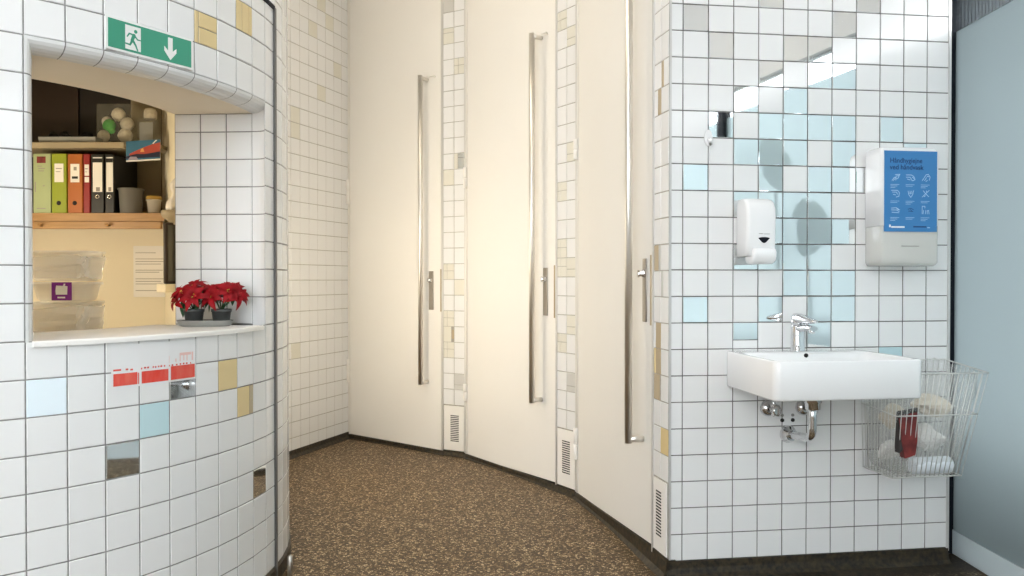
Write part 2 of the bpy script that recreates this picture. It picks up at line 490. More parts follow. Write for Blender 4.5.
# left jamb plain, right jamb three tiles deep
mb.face([K(AL_J, RJ, SILL_Z), K(AL_J, RI, SILL_Z), K(AL_J, RI, ZS), K(AL_J, RJ, ZS)], 'tile')
mb.face([K(AJ_J, RI, SILL_Z - .02), K(AJ_J, RJ, SILL_Z - .02), K(AJ_J, RJ, ZS), K(AJ_J, RI, ZS)], 'grout')
for r in range(-8, 0):
    z1, z0 = min(zrow(r), ZS), max(zrow(r + 1), SILL_Z)
    for k in range(3):
        r0 = RI + (RJ - RI) * k / 3; r1 = RI + (RJ - RI) * (k + 1) / 3
        tile_quad(mb, K(AJ_J, r0, z0), K(AJ_J, r1, z0), K(AJ_J, r1, z1), K(AJ_J, r0, z1), 'tile', tilt=.0002)
# inner faces of the ring
arc_face(A_START, AL_J, RI, 0, CEIL, 'plaster', 20, True)
arc_face(AJ_J, 1.75, RI, 0, CEIL, 'plaster', 6, True)
arc_face(AL_J, AJ_J, RI, ZS, CEIL, 'plaster', 16, True)
arc_face(AL_J, AJ_J, RI, 0, SILL_Z - .02, 'plaster', 16, True)
kiosk = mb.build('wall_left', fix=False)
tag(kiosk, 'curved white tiled kiosk wall with an open hatch above the sill', 'wall', kind='structure')

# sill
mb = MB(); n = 28; i = 0
prof = lambda a: [K(a, RI - .05, SILL_Z), K(a, KR + .009, SILL_Z), K(a, KR + .012, SILL_Z - .003), K(a, KR + .012, SILL_Z - .0150), K(a, KR - .004, SILL_Z - .0150), K(a, RI - .05, SILL_Z - .0150)]
a0, a1 = AL_F + .013, AJ_F - .030
mb.loft([prof(a0 + (a1 - a0) * k / n) for k in range(n + 1)], 'sill', smooth=False)
mb.build('sill', kiosk)
# black base under the kiosk tiles
mb = MB()
bp = lambda a: [K(a, KR - .01, 0), K(a, KR + .008, 0), K(a, KR + .008, .055), K(a, KR - .002, .0615), K(a, KR - .01, .0615)]
mb.loft([bp(A_START + (A_END - A_START) * k / 50) for k in range(51)], 'cove', smooth=False)
tag(mb.build('baseboard_left'), 'dark base strip along the foot of the curved kiosk wall', 'baseboard', kind='structure')

# inverted-L metal strip on the kiosk wall
mb = MB()
p = lambda r: r
for (a, zt) in ((STRIP_A, 2.125),):
    t = .010
    lo = [K(a - .008 / KR, KR - .002, 0.0), K(a - .008 / KR, KR + t, 0.0), K(a + .008 / KR, KR + t, 0.0), K(a + .008 / KR, KR - .002, 0.0)]
    mb.loft([[v + Vector((0, 0, z)) for v in lo] for z in (.02, zt)], 'strip', smooth=False)
hz = lambda a: [K(a, KR - .002, 2.118), K(a, KR + .006, 2.118), K(a, KR + .006, 2.134), K(a, KR - .002, 2.134)]
mb.loft([hz(kcol(0) + (STRIP_A + .004 - kcol(0)) * k / 20) for k in range(21)], 'black', smooth=False)
tag(mb.build('trim_1'), 'dark metal strip running up the curved kiosk wall and turning at the top', 'trim', kind='structure')

# straight wall from the kiosk to the passage wall, and the kiosk's rooms
mb = MB()
e0 = K(A_END, KR); tdir = Vector((cos(A_END), sin(A_END), 0))
cdir = Vector((cos(CTH), sin(CTH), 0)); c_o = Vector((CO.x, CO.y, 0))
den = tdir.x * cdir.y - tdir.y * cdir.x
dd = c_o - e0
tt = (dd.x * cdir.y - dd.y * cdir.x) / den
ss = (dd.x * tdir.y - dd.y * tdir.x) / den
meet = e0 + tdir * tt
npos = lambda c, z: e0 + tdir * (c * .1) + Vector((0, 0, z))
nc = int(tt / .1)
mb.face([npos(0, 0), npos(tt * 10, 0), npos(tt * 10, CEIL), npos(0, CEIL)], 'grout')
for r in range(-29, 9):
    for c in range(nc + 1):
        z1 = min(zrow(r), CEIL)
        if zrow(r + 1) < CEIL: tile_cell(mb, npos, r, c, min(c + 1, tt * 10), zrow(r + 1), z1, 'tile')
tag(mb.build('wall_link', fix=False), 'white tiled wall running on behind the kiosk curve', 'wall', kind='structure')

# passage wall (white tiles) up to the first door
C_S1 = .68
cpos = lambda c, z: c_o + cdir * (c * .1) + Vector((0, 0, z))
mb = MB()
s_lo = ss * 10
mb.face([cpos(s_lo, 0), cpos(C_S1 * 10, 0), cpos(C_S1 * 10, CEIL), cpos(s_lo, CEIL)], 'grout_pale')
cz = lambda r: CROW0 - .1 * r
cs = {(-18, 2): 'pale', (-20, 3): 'pale', (-19, 4): 'pale', (-16, 5): 'pale', (-14, 3): 'pale', (-12, 0): 'pale', (-11, 0): 'pale', (3, 0): 'pale'}
for r in range(-28, 10):
    for c in range(int(math.floor(s_lo)), 7):
        c0, c1 = max(c, s_lo), min(c + 1, C_S1 * 10)
        z1 = min(cz(r), CEIL)
        if cz(r + 1) < CEIL: tile_cell(mb, cpos, r, c0, c1, cz(r + 1), z1, cs.get((r, c), 'tile'))
wall_c = tag(mb.build('wall_passage', fix=False), 'straight white tiled wall beside the farthest cubicle door', 'wall', kind='structure')
mb = MB()
a = cpos(s_lo, 0); b = cpos(C_S1 * 10, 0); nn = Vector((sin(CTH), -cos(CTH), 0))
for p0, p1 in ((a, b),):
    lp = lambda p: [p, p + nn * .03, p + nn * .012 + Vector((0, 0, .02)), p + nn * .008 + Vector((0, 0, .045)), p + Vector((0, 0, .047))]
    mb.loft([lp(p0), lp(p1)], 'cove', smooth=False)
tag(mb.build('baseboard_passage'), 'dark cove at the foot of the straight passage wall', 'baseboard', kind='structure')

# ------------------------------------------------------------------ cubicle doors and tiled piers
P = [Vector((-1.163, 5.766, 0)), Vector((-.443, 5.215, 0)), Vector((-.293, 5.130, 0)), Vector((.240, 4.336, 0)), Vector((.335, 4.190, 0)), Vector((.557, 3.188, 0)), Vector((.588, 3.048, 0))]
def pier(A, B, z0, tiles, split, zplate, idx, label, vent, foot=.034):
    L = (B - A).length; rz = atan2(B.y - A.y, B.x - A.x)
    root = MB()
    pos = lambda c, z: Vector((c * L / 2, 0, z))
    root.face([pos(0, 0), pos(2, 0), pos(2, CEIL), pos(0, CEIL)], 'grout_pale')
    for r in range(-29, 8):
        zt, zb = z0 - .1 * r, z0 - .1 * (r + 1)
        if zb < zplate - .01 or zb >= CEIL: continue
        for c in range(2):
            tile_cell(root, pos, r, c, c + 1, zb, min(zt, CEIL), tiles.get((r, c), 'tile'), split.get((r, c)))
    root.box(.002, L - .006, .002, .012, 0, CEIL, 'grout_pale')
    o = root.build('wall_pier', loc=A, rz=rz, fix=False)
    tag(o, label, 'wall', kind='structure')
    m = MB()                                            # metal edge trims
    for x in ((0, L) if idx < 3 else (0,)): m.box(x - .006, x + .006, -.008, .02, .03, CEIL, 'alu', .001, 1)
    m.build('edge_trim', o)
    m = MB(); m.box(.010, L - .010, -.006, .001, foot + .003, zplate - .004, 'door', .0015, 1)
    pl = m.build('vent_plate', o)
    m = MB(); x0, x1, zb, zt = vent
    n = 15
    for k in range(n):
        z = zb + (zt - zb) * (k + .5) / n
        m.box(L * x0, L * x1, -.0072, -.004, z - (zt - zb) / n * .23, z + (zt - zb) / n * .23, 'dark')
    m.build('vent_slots', pl)
    m = MB(); m.box(0, L, -.007, .002, 0, foot, 'cove', .001, 1)
    m.build('plinth', o)
    return o
def sp(*a): return list(a)
G4 = [(0, 0, .38, .55, 'pale'), (.38, 0, 1, .55, 'pale'), (0, .55, .38, 1, 'pale'), (.38, .55, 1, 1, 'pale')]
G2 = [(0, 0, 1, .4, 'pale'), (0, .4, 1, 1, 'pale')]
pier(P[1], P[2], 1.026, {(-19, 0): 'grey_tile', (-17, 0): 'pale', (-9, 1): None, (-8, 0): 'pale', (-1, 1): 'pale', (5, 1): 'grey_tile'},
     {(-17, 0): [(0, 0, 1, .7, 'pale'), (0, .7, 1, 1, 'pale')], (-15, 1): G4, (-9, 1): [(0, 0, .35, 1, 'pale'), (.35, 0, 1, 1, 'mirror')],
      (-2, 0): G4, (1, 0): G4, (2, 0): [(0, 0, .75, 1, 'pale'), (.75, .2, 1, .8, 'brown_tile')], (3, 0): G4, (5, 1): [(0, 0, 1, .3, 'grey_tile'), (0, .3, 1, 1, 'grey_tile')]},
     .324, 1, 'narrow tiled pier with a vent between the first and second doors from the passage wall', (.36, .72, .092, .264))
pier(P[3], P[4], 1.0395, {(-14, 1): 'pale', (-8, 1): 'pale', (4, 1): 'grey_tile'},
     {(-15, 0): G4, (-14, 1): G2, (-8, 1): G2, (-6, 0): G4, (-3, 0): G4, (-2, 0): G4, (-2, 1): G2, (1, 1): G2, (2, 0): G4, (4, 1): [(0, 0, 1, .3, 'grey_tile'), (0, .3, 1, 1, 'grey_tile')]},
     .339, 2, 'narrow tiled pier with a vent between the middle door and the door nearest the basin', (.32, .70, .104, .281))
V = lambda u0, u1, m: [(0, 0, u0, 1, 'tile'), (u0, 0, u1, 1, m), (u1, 0, 1, 1, 'tile')]
pier(P[5], P[6], 1.059, {},
     {(-9, 1): [(0, 0, .35, 1, 'brown_tile'), (.35, 0, 1, 1, 'tile')], (-8, 0): [(0, 0, .55, 1, 'tile'), (.55, 0, 1, 1, 'brown_tile')], (-2, 0): [(0, 0, .65, 1, 'brown_tile'), (.65, 0, 1, 1, 'grey_tile')],
      (-1, 1): [(0, 0, .32, 1, 'grey_tile'), (.32, 0, 1, 1, 'tile')], (1, 0): [(0, 0, .3, 1, 'tile'), (.3, 0, 1, 1, 'brown_tile')], (2, 0): [(0, 0, .3, 1, 'beige'), (.3, 0, 1, 1, 'brown_tile')],
      (3, 0): [(0, 0, .85, 1, 'brown_tile'), (.85, 0, 1, 1, 'tile')], (5, 1): [(0, 0, 1, 1, 'beige')]},
     .359, 3, 'narrow tiled pier with a vent between the nearest door and the basin wall', (.28, .62, .135, .314), .073)

def frame_u(A, B, x):
    """where the pixel column x meets the door, as a distance along it"""
    u = (x - 512) / 813.0
    dx, dy = B.x - A.x, B.y - A.y
    t = (u * A.y - A.x) / (dx - u * dy)
    return t * (B - A).length
def door(A, B, label, hx, hz, lx, lz, peg_x, hinges, cut):
    L = (B - A).length; rz = atan2(B.y - A.y, B.x - A.x)
    n = door.n = getattr(door, 'n', 0) + 1
    m = MB(); m.loft([[(x, y, z) for x, y, z in ((.022, 0, cut[0]), (L - .016, 0, cut[1]), (L - .016, 0, CEIL - .02), (.022, 0, CEIL - .02))], [(x, y, z) for x, y, z in ((.022, .04, cut[0]), (L - .016, .04, cut[1]), (L - .016, .04, CEIL - .02), (.022, .04, CEIL - .02))]], 'door', smooth=False)
    o = m.build('door_%d' % n, loc=A, rz=rz)
    tag(o, label, 'door', kind='structure')
    m = MB()
    m.box(.002, .018, -.004, .05, .02, CEIL, 'door_edge', .002, 1); m.box(L - .012, L - .001, -.002, .05, .02, CEIL, 'door_edge', .002, 1)
    m.build('door_frame', o)
    m = MB(); m.box(0, L, .045, .06, 0, CEIL, 'dark'); m.build('door_rebate', o)
    # tall bar handle: vertical tube carried on two short standoffs
    m = MB(); x = hx; off = .062; z0, z1 = hz
    m.tube([(x, -off, z0), (x, -off, z1)], .0155, 'steel', 16)
    m.tube([(x, -off, z0 + .016), (x + .004, -off * .5, z0 + .016), (x + .006, .001, z0 + .016)], .013, 'steel', 14)
    m.tube([(x, -off, z1 - .016), (x + .004, -off * .5, z1 - .016), (x + .006, .001, z1 - .016)], .013, 'steel', 14)
    m.build('door_handle', o)
    m = MB(); w = .020
    m.box(lx - w, lx + w, -.006, 0, lz[0], lz[1], 'steel_plate', .002, 1)
    lp = m.build('lock_plate', o)
    m = MB(); zc = lz[1] - .24 * (lz[1] - lz[0])
    m.lathe([(.0165, -.006), (.0165, -.012), (.011, -.018), (.011, -.026), (.006, -.030)], 'chrome', (lx, 0, zc), 18, axis='Y')
    m.box(lx - .003, lx + .003, -.034, -.026, zc - .014, zc + .014, 'chrome', .001, 1)
    m.build('lock_knob', lp)
    m = MB(); m.box(L - .014, L - .007, -.012, 0, lz[0] - .01, lz[1] + .012, 'brown_tile', .001, 1); m.build('strike_plate', o)
    m = MB(); zp = z1 - .005
    m.tube([(peg_x, 0, zp), (peg_x, -.022, zp)], .005, 'door_edge', 8); m.tube([(peg_x - .03, -.02, zp), (peg_x + .015, -.02, zp)], .004, 'door_edge', 8)
    m.build('door_stop', o)
    for (zb, zt) in hinges:
        m = MB(); zm = (zb + zt) / 2
        m.lathe([(.010, zb), (.012, zb + .002), (.012, zm - .002), (.010, zm - .001)], 'door', (.014, -.012, 0), 12)
        m.lathe([(.010, zm + .001), (.012, zm + .003), (.012, zt - .002), (.010, zt)], 'door', (.014, -.012, 0), 12)
        m.box(.008, .020, -.012, .004, zb, zt, 'door_edge', .001, 1)
        m.build('hinge', o)
    return o
door(P[0], P[1], 'tall cream cubicle door at the far end beside the straight tiled wall', frame_u(P[0], P[1], 427), (.445, 2.44), frame_u(P[0], P[1], 431.5), (.93, 1.18), .84, [(.40, .56), (1.66, 1.83)], (.033, .027))
door(P[2], P[3], 'tall cream cubicle door in the middle of the three', frame_u(P[2], P[3], 541), (.453, 2.46), frame_u(P[2], P[3], 546), (.93, 1.19), .87, [(.36, .47), (1.70, 1.83)], (.020, .039))
door(P[4], P[5], 'tall cream cubicle door nearest the basin wall', frame_u(P[4], P[5], 643), (.463, 2.62), frame_u(P[4], P[5], 645.5), (.955, 1.21), .95, [(.20, .36), (1.74, 1.845)], (.026, .078))

# dark cove ring under the doors
mb = MB()
arc = []
def ring_pts(A, B, n=10, sag=.030):
    d = (B - A); nrm = Vector((d.y, -d.x, 0)).normalized()      # towards the room
    out = []
    for k in range(n + 1):
        t = k / n
        out.append((A + d * t, nrm, sag * .4 + 0 * t))
    return out
loops = []
FOOT = [.034, .030, .030, .032, .030, .076, .070]          # top of the cove at each corner
for k in range(6):
    A, B = P[k], P[k + 1]; d = B - A; nrm = Vector((d.y, -d.x, 0)).normalized()
    n = 8 if k % 2 == 0 else 1
    for q in range(n + 1):
        f = q / n; X0 = A + d * f; top = FOOT[k] + (FOOT[k + 1] - FOOT[k]) * f
        w = .030 - (.016 * sin(pi * f) if n > 1 else 0)
        loops.append([X0 - nrm * .03, X0 + nrm * w, X0 + nrm * (w * .45) + Vector((0, 0, top * .25)), X0 + nrm * .008 + Vector((0, 0, top * .72)), X0 + nrm * .006 + Vector((0, 0, top - .003)), X0 - nrm * .03 + Vector((0, 0, top - .003))])
mb.loft(loops, 'cove', smooth=False)
tag(mb.build('baseboard_doors'), 'dark cove curving along the floor under the three cubicle doors', 'baseboard', kind='structure')

# ------------------------------------------------------------------ basin wall
W_S0, W_S1 = -.050, 1.098
wpos = lambda c, z: W(c * .1, 0, z)
wz = lambda r: WROW0 - .1 * r
mir = {-12: [3, 7], -11: [0, 6], -10: [1, 4, 5], -9: [3, 5, 6], -8: [2, 4], -7: [1, 3, 4, 5, 6, 8], -6: [2, 3, 4, 6, 9], -5: [0, 3, 5, 6, 7],
       -4: [2, 3, 4, 5], -3: [3, 4, 5, 6], -2: [2, 3, 4, 5], -1: [4, 5, 6], 0: [0, 3, 5, 6], 1: [5], 2: []}
wsplit = {(1, 2): [(0, 0, 1, .33, 'tile'), (0, .33, 1, 1, 'mirror')], (2, 8): [(0, .0, 1, .4, 'tile'), (0, .4, 1, 1, 'blue_tile')],
          (-5, 7): [(0, 0, .36, 1, 'mirror'), (.36, 0, 1, 1, 'tile')]}
mb = MB()
mb.face([W(W_S0, 0, 0), W(W_S1, 0, 0), W(W_S1, 0, CEIL), W(W_S0, 0, CEIL)], 'grout_dark')
for r in range(-28, 10):
    for c in range(-1, 11):
        c0, c1 = max(c, W_S0 * 10 + .03), min(c + 1, W_S1 * 10 - .04)
        z1 = min(wz(r), CEIL)
        if wz(r + 1) >= CEIL: continue
        m = 'mirror' if c in mir.get(r, []) else 'tile'
        tile_cell(mb, wpos, r, c0, c1, wz(r + 1), z1, m, wsplit.get((r, c)))
wall_w = mb.build('wall_right', fix=False)
tag(wall_w, 'white tiled wall with scattered mirror tiles behind the basin', 'wall', kind='structure')
mb = MB(); lo = [(-.004, -.005), (.0045, -.005), (.0045, .03), (-.004, .03)]
mb.loft([[(x + W_S0 , y, z) for x, y in lo] for z in (.05, CEIL)], 'alu', smooth=False)
mb.box(W_S1 - .008, W_S1 + .003, -.006, .02, .05, CEIL, 'alu')
tag(mb.build('trim_2', loc=(WO.x, WO.y, 0), rz=WTH), 'metal corner trims at both ends of the basin wall', 'trim', kind='structure')
mb = MB()
pf = [(.0, .0), (-.075, 0), (-.03, .004), (-.014, .016), (-.008, .035), (-.006, .060), (.0, .0614)]
mb.loft([[(s, y, z) for y, z in pf] for s in (W_S0 - .012, W_S1)], 'cove', smooth=False)
tag(mb.build('baseboard_right', loc=(WO.x, WO.y, 0), rz=WTH), 'dirty dark cove along the foot of the basin wall', 'baseboard', kind='structure')

# wall hook
t = thing('wall_hook', 'small white hook stuck on the tiles above and left of the soap dispenser', 'hook', W(.098, .003, 1.66), WTH)
m = MB()
m.loft([[(.016 * cos(2 * pi * k / 20), -y, .030 * sin(2 * pi * k / 20)) for k in range(20)] for y in (0, .006)], 'white_plastic', smooth=False); m.build('base', t)
m = MB(); m.tube([(0, -.005, -.004), (0, -.016, -.014), (0, -.024, -.026), (0, -.028, -.018), (0, -.030, -.006)], .0055, 'white_plastic', 10); m.build('hook_arm', t)

# ------------------------------------------------------------------ soap dispenser
t = thing('soap_dispenser', 'white wall soap dispenser with a dark drop mark above the basin', 'soap dispenser', W(.2085, .003, 1.183), WTH)
w, h, dpt = .116, .245, .104
m = MB(); loops = []
def rr(w, d, r, n=5, x0=0, y0=0):
    pts = []
    for cx, cy, a0 in ((w - r, d - r, 0), (r, d - r, pi / 2), (r, r, pi), (w - r, r, 3 * pi / 2)):
        for k in range(n + 1):
            a = a0 + pi / 2 * k / n
            pts.append((x0 + cx + r * cos(a), y0 + cy + r * sin(a)))
    return pts
for z, ins, fr in ((.028, .003, .92), (.030, 0, .94), (.09, 0, .97), (.17, 0, 1.0), (.205, 0, .97), (.225, .001, .88), (.236, .003, .76), (.2425, .007, .62), (h, .012, .50)):
    d = dpt * fr
    loops.append([(x + ins, -y, z) for x, y in rr(w - 2 * ins, d, .014)])
m.loft(loops, 'white_plastic'); m.build('housing', t)
m = MB(); loops = []
for z, ins, fr in ((.000, .012, .80), (.004, .006, .88), (.014, .002, .97), (.028, .002, 1.03), (.043, .003, 1.06), (.054, .005, 1.03), (.057, .008, .98)):
    loops.append([(x + .018 + ins, -y - .035, z) for x, y in rr(w - .018 - 2 * ins, dpt * fr - .035 + .006, .012)])
m.loft(loops, 'bar_plastic'); m.build('push_bar', t)
m = MB(); N = 12
top = [(.066 + .022 * cos(pi - pi * k / N), .094 + .005 * sin(pi * k / N)) for k in range(N + 1)]
bot = [(.066 + .022 * (1 - 2 * k / N), .094 - .017 * sin(pi * k / N) ** 1.3) for k in range(1, N)]
m.plate(top + bot, -.1035, -.1020, 'black'); m.build('drop_mark', t)
m = MB(); m.box(.046, .062, -.1036, -.1020, .1105, .1125, 'ink'); m.box(.066, .088, -.1036, -.1020, .1098, .1115, 'grey_card'); m.build('faint_lettering', t)

# ------------------------------------------------------------------ paper towel dispenser
t = thing('towel_dispenser', 'white paper towel dispenser with a blue hand washing poster', 'towel dispenser', W(.734, .003, 1.176), WTH)
w, h, dpt = .240, .450, .112
m = MB(); loops = []
for z, ins, fr in ((.152, 0, 1), (.30, 0, 1), (.420, 0, 1), (.436, .002, .97), (.445, .006, .93), (h, .014, .86)):
    loops.append([(x + ins, -y, z) for x, y in rr(w - 2 * ins, dpt * fr, .012)])
m.loft(loops, 'white_plastic'); m.build('cover', t)
m = MB(); loops = []
for z, ins, fr in ((0, .012, .86), (.004, .006, .93), (.015, .001, .98), (.151, .001, .99)):
    loops.append([(x + ins, -y, z) for x, y in rr(w - 2 * ins, dpt * fr, .012)])
m.loft(loops, 'window_plastic', True, False)
m.build('clear_base', t)
m = MB(); m.box(.012, w - .012, -.095, -.006, .022, .145, 'paper', .004, 2); m.build('towel_stack', t)
m = MB()
m.loft([[(x, y, z) for x, y, z in ((.085, -.114, .074), (.085, -.111, .074), (.155, -.111, .074), (.155, -.114, .074))], [(x, y, z) for x, y, z in ((.085, -.114, .077), (.085, -.111, .077), (.155, -.111, .077), (.155, -.114, .077))]], 'grey_card', smooth=False)
m.build('catch', t)
px0, px1, pz0, pz1 = .012, .2275, .130, .434
m = MB(); m.box(px0, px1, -dpt - .0025, -dpt + .001, pz0, pz1, 'poster'); po = m.build('poster', t)
yb = -dpt - .0030
text('heading_lettering', 'Håndhygiejne', .0258, 'navy', po, (px0 + .021, yb, pz1 - .045), width=.95)
text('heading_lettering', 'ved håndvask', .0258, 'navy', po, (px0 + .021, yb, pz1 - .070), width=.99)
rnd = random.Random(3)
def stroke(m, pts, wd, mt):
    for (xa, za), (xb, zb) in zip(pts, pts[1:]):
        d = Vector((xb - xa, 0, zb - za)); L = d.length
        if L < 1e-6: continue
        nrm = Vector((-d.z, 0, d.x)) / L * wd / 2; a = Vector((xa, yb, za)); b = Vector((xb, yb, zb)); e = d / L * wd * .3
        m.face([a - nrm - e, b - nrm + e, b + nrm + e, a + nrm - e], mt)
ICON = [  # hands under a tap, soaping, rubbing and so on, as short strokes in a unit square
    [[(.1, .1), (.35, .45), (.55, .5)], [(.25, .1), (.5, .42)], [(.45, .75), (.95, .8), (.7, .3)], [(.55, .6), (.85, .65)], [(.5, .15), (.6, .4)]],
    [[(0, .75), (.55, .75)], [(0, .5), (.4, .5), (.55, .3)], [(.55, .75), (.8, .6), (.95, .25), (.7, .1), (.5, .25)], [(.65, .5), (.85, .35)], [(.1, .3), (.4, .2)]],
    [[(.1, .15), (.35, .55), (.5, .8)], [(.35, .15), (.55, .5)], [(.5, .8), (.75, .85), (.95, .55), (.85, .2)], [(.6, .65), (.8, .6)], [(.5, .05), (.65, .2)]],
    [[(.05, .85), (.7, .85), (.9, .6), (.85, .2), (.55, .1)], [(.15, .65), (.6, .65), (.7, .4)], [(.25, .4), (.5, .35)]],
    [[(.2, .8), (.3, .35), (.5, .1)], [(.8, .85), (.7, .4), (.5, .1)], [(.4, .8), (.5, .45)], [(.6, .8), (.62, .5)], [(.3, .55), (.45, .6)]],
    [[(.1, .15), (.45, .5), (.85, .9)], [(.2, .85), (.5, .5), (.8, .2)], [(.55, .85), (.6, .65)], [(.3, .2), (.45, .3)]],
    [[(.05, .7), (.6, .75), (.95, .5)], [(.05, .5), (.6, .5), (.9, .3)], [(.1, .25), (.85, .2)], [(.6, .65), (.85, .5)]],
    [[(.2, .6), (.5, .7), (.8, .55)], [(.25, .4), (.75, .35)], [(.45, .55), (.6, .45)]],
    [[(.1, .1), (.1, .95), (.4, .95), (.4, .75)], [(.45, .1), (.5, .5)], [(.65, .1), (.65, .45), (.8, .5), (.85, .1)], [(.2, .1), (.25, .5)]]]
for j in range(3):
    for k in range(3):
        cx = px0 + .026 + k * .062; cz2 = pz1 - .116 - j * .062
        m = MB(); ic = ICON[j * 3 + k]
        for st in ic: stroke(m, [(cx + x * .038, cz2 + z * .034) for x, z in st],   .0024, 'pale_ink' if (j, k) != (2, 1) else 'navy')
        for q in range(2 if (j + k) % 2 else 3):
            wq = .036 - .008 * q
            m.box(cx - .002, cx - .002 + wq, yb, yb + .0004, cz2 - .012 - q * .0055, cz2 - .0105 - q * .0055, 'pale_ink')
        m.build('pictogram', po, fix=False)
m = MB(); m.box(px0 + .019, px0 + .026, yb, yb + .0004, pz0 + .016, pz0 + .026, 'white_ink'); m.box(px0 + .028, px0 + .082, yb, yb + .0004, pz0 + .014, pz0 + .020, 'white_ink'); m.build('white_logo', po)
m = MB(); m.box(px0 + .118, px0 + .172, yb, yb + .0004, pz0 + .016, pz0 + .021, 'navy'); m.box(px0 + .176, px0 + .186, yb, yb + .0004, pz0 + .014, pz0 + .017, 'pale_ink'); m.build('navy_logo', po)

# ------------------------------------------------------------------ wash basin
SB = .167; BW, BD, BZ0, BZ1 = .536, .415, .720, .855
t = thing('wash_basin', 'white rectangular wall-hung wash basin on the tiled wall', 'basin', W(SB, .003, 0), WTH)
m = MB()
def rl(x0, x1, y0, y1, r, z, n=5):
    pts = []
    for cx, cy, a0 in ((x1 - r, y1 - r, 0), (x0 + r, y1 - r, pi / 2), (x0 + r, y0 + r, pi), (x1 - r, y0 + r, 3 * pi / 2)):
        for k in range(n + 1):
            a = a0 + pi / 2 * k / n; pts.append((cx + r * cos(a), cy + r * sin(a), z))
    return pts
loops = [rl(.02, BW - .02, -BD + .02, 0, .012, BZ0), rl(.004, BW - .004, -BD + .004, 0, .024, BZ0 + .002), rl(0, BW, -BD, 0, .026, BZ0 + .008), rl(0, BW, -BD, 0, .026, BZ1 - .007),
         rl(.0015, BW - .0015, -BD + .0015, 0, .025, BZ1 - .002), rl(.005, BW - .005, -BD + .005, -.002, .022, BZ1),
         rl(.018, BW - .018, -BD + .018, -.105, .030, BZ1 - .001), rl(.024, BW - .024, -BD + .024, -.112, .030, BZ1 - .008),
         rl(.040, BW - .040, -BD + .036, -.122, .040, BZ1 - .06), rl(.075, BW - .075, -BD + .07, -.150, .045, BZ1 - .092), rl(.18, BW - .18, -BD + .13, -.20, .02, BZ1 - .098)]
m.loft(loops, 'ceramic'); m.build('bowl', t)
m = MB(); m.lathe([(.0, 0), (.008, 0), (.008, .004)], 'dark', (BW * .5, -.1165, BZ1 - .011), 14, axis='Y'); m.build('overflow_hole', t)
m = MB(); m.lathe([(.0, 0), (.026, 0), (.024, .004), (.008, .006)], 'chrome', (BW / 2, -.235, BZ1 - .099), 20); m.build('drain', t)

FX = .4315 - SB + .0
t = thing('basin_mixer', 'chrome single lever mixer tap on the basin rim', 'tap', W(.4315, .060, BZ1), WTH)
m = MB()
m.lathe([(.028, 0), (.028, .004), (.0255, .007), (.0250, .060), (.0250, .094), (.0235, .098)], 'chrome', (0, 0, 0), 28)
m.build('body', t)
m = MB(); lp = []
for k in range(11):
    u = k / 10; y = -.006 - u * .114; zc = .084 + .008 * sin(u * 1.8); hw = .0175 - .002 * u; hh = .014 - .0045 * u
    lp.append([(hw * cos(2 * pi * j / 18), y, zc + hh * sin(2 * pi * j / 18)) for j in range(18)])
m.loft(lp, 'chrome'); m.lathe([(.011, .0), (.011, .012), (.009, .013)], 'chrome', (0, -.106, .074), 16); m.build('spout', t)
m = MB(); lp = []
for k in range(13):
    u = k / 12; y = .026 - u * .165; f = min(1, (1.0 - abs(2 * u - 1) ** 6)) ** .5
    zc = .127 - .010 * u; hw = (.0265 - .010 * u) * max(f, .25); hh = (.0235 - .0165 * u) * max(f, .25)
    lp.append([(hw * cos(2 * pi * j / 18), y, zc + hh * sin(2 * pi * j / 18)) for j in range(18)])
m.loft(lp, 'chrome'); m.lathe([(.0245, .099), (.0245, .112), (.022, .122)], 'chrome', (0, 0, 0), 24); m.build('lever', t)

# waste trap and valves below the basin
t = thing('waste_trap', 'chrome waste pipe bending back to the wall under the basin', 'trap', W(.4227, .003, .531), WTH)
m = MB(); m.lathe([(.034, 0), (.034, -.004), (.031, -.012), (.021, -.026), (.019, -.034)], 'chrome', (0, 0, 0), 28, axis='Y'); m.build('wall_flange', t)
m = MB(); px_ = -.010; D = -.205
arcp = [(0, -.020, 0), (-.002, -.06, .005), (-.005, -.11, .012), (px_, D + .042, .019)]
for k in range(1, 9):
    a = pi / 2 * k / 8
    arcp.append((px_, D + .042 - .042 * sin(a), .019 + .042 * (1 - cos(a))))
arcp += [(px_, D, .10), (px_, D, .165)]
m.tube(arcp, .0150, 'chrome', 18); m.build('pipe', t)
m = MB(); m.lathe([(.019, .125), (.027, .129), (.027, .150), (.032, .154), (.032, .188)], 'chrome', (px_, D, 0), 24); m.build('coupling_nut', t)
for x, nm, lab in ((.340, 'angle_valve', 'chrome angle valve under the left end of the basin'), (.484, 'angle_valve', 'chrome angle valve behind the waste pipe under the basin')):
    t = thing(nm, lab, 'valve', W(x, .003, .655), WTH)
    m = MB(); m.lathe([(.032, 0), (.032, -.004), (.028, -.014), (.016, -.024)], 'chrome', (0, 0, -.022), 24, axis='Y'); m.build('flange', t)
    m = MB(); m.tube([(0, -.02, -.022), (0, -.060, -.022)], .011, 'chrome', 14); m.tube([(0, -.05, -.022), (0, -.05, .026)], .0075, 'chrome', 12)
    m.lathe([(.013, -.004), (.013, .010), (.010, .012)], 'chrome', (0, -.05, -.010), 12); m.build('body', t)
    m = MB(); m.lathe([(.016, -.060), (.019, -.062), (.019, -.080), (.014, -.085)], 'chrome', (0, 0, -.022), 16, axis='Y')
    for k in range(6):
        a = k * pi / 3; m.sphere((.019 * cos(a), -.070, -.022 + .019 * sin(a)), .005, 'chrome', sub=1)
    m.build('knob', t)
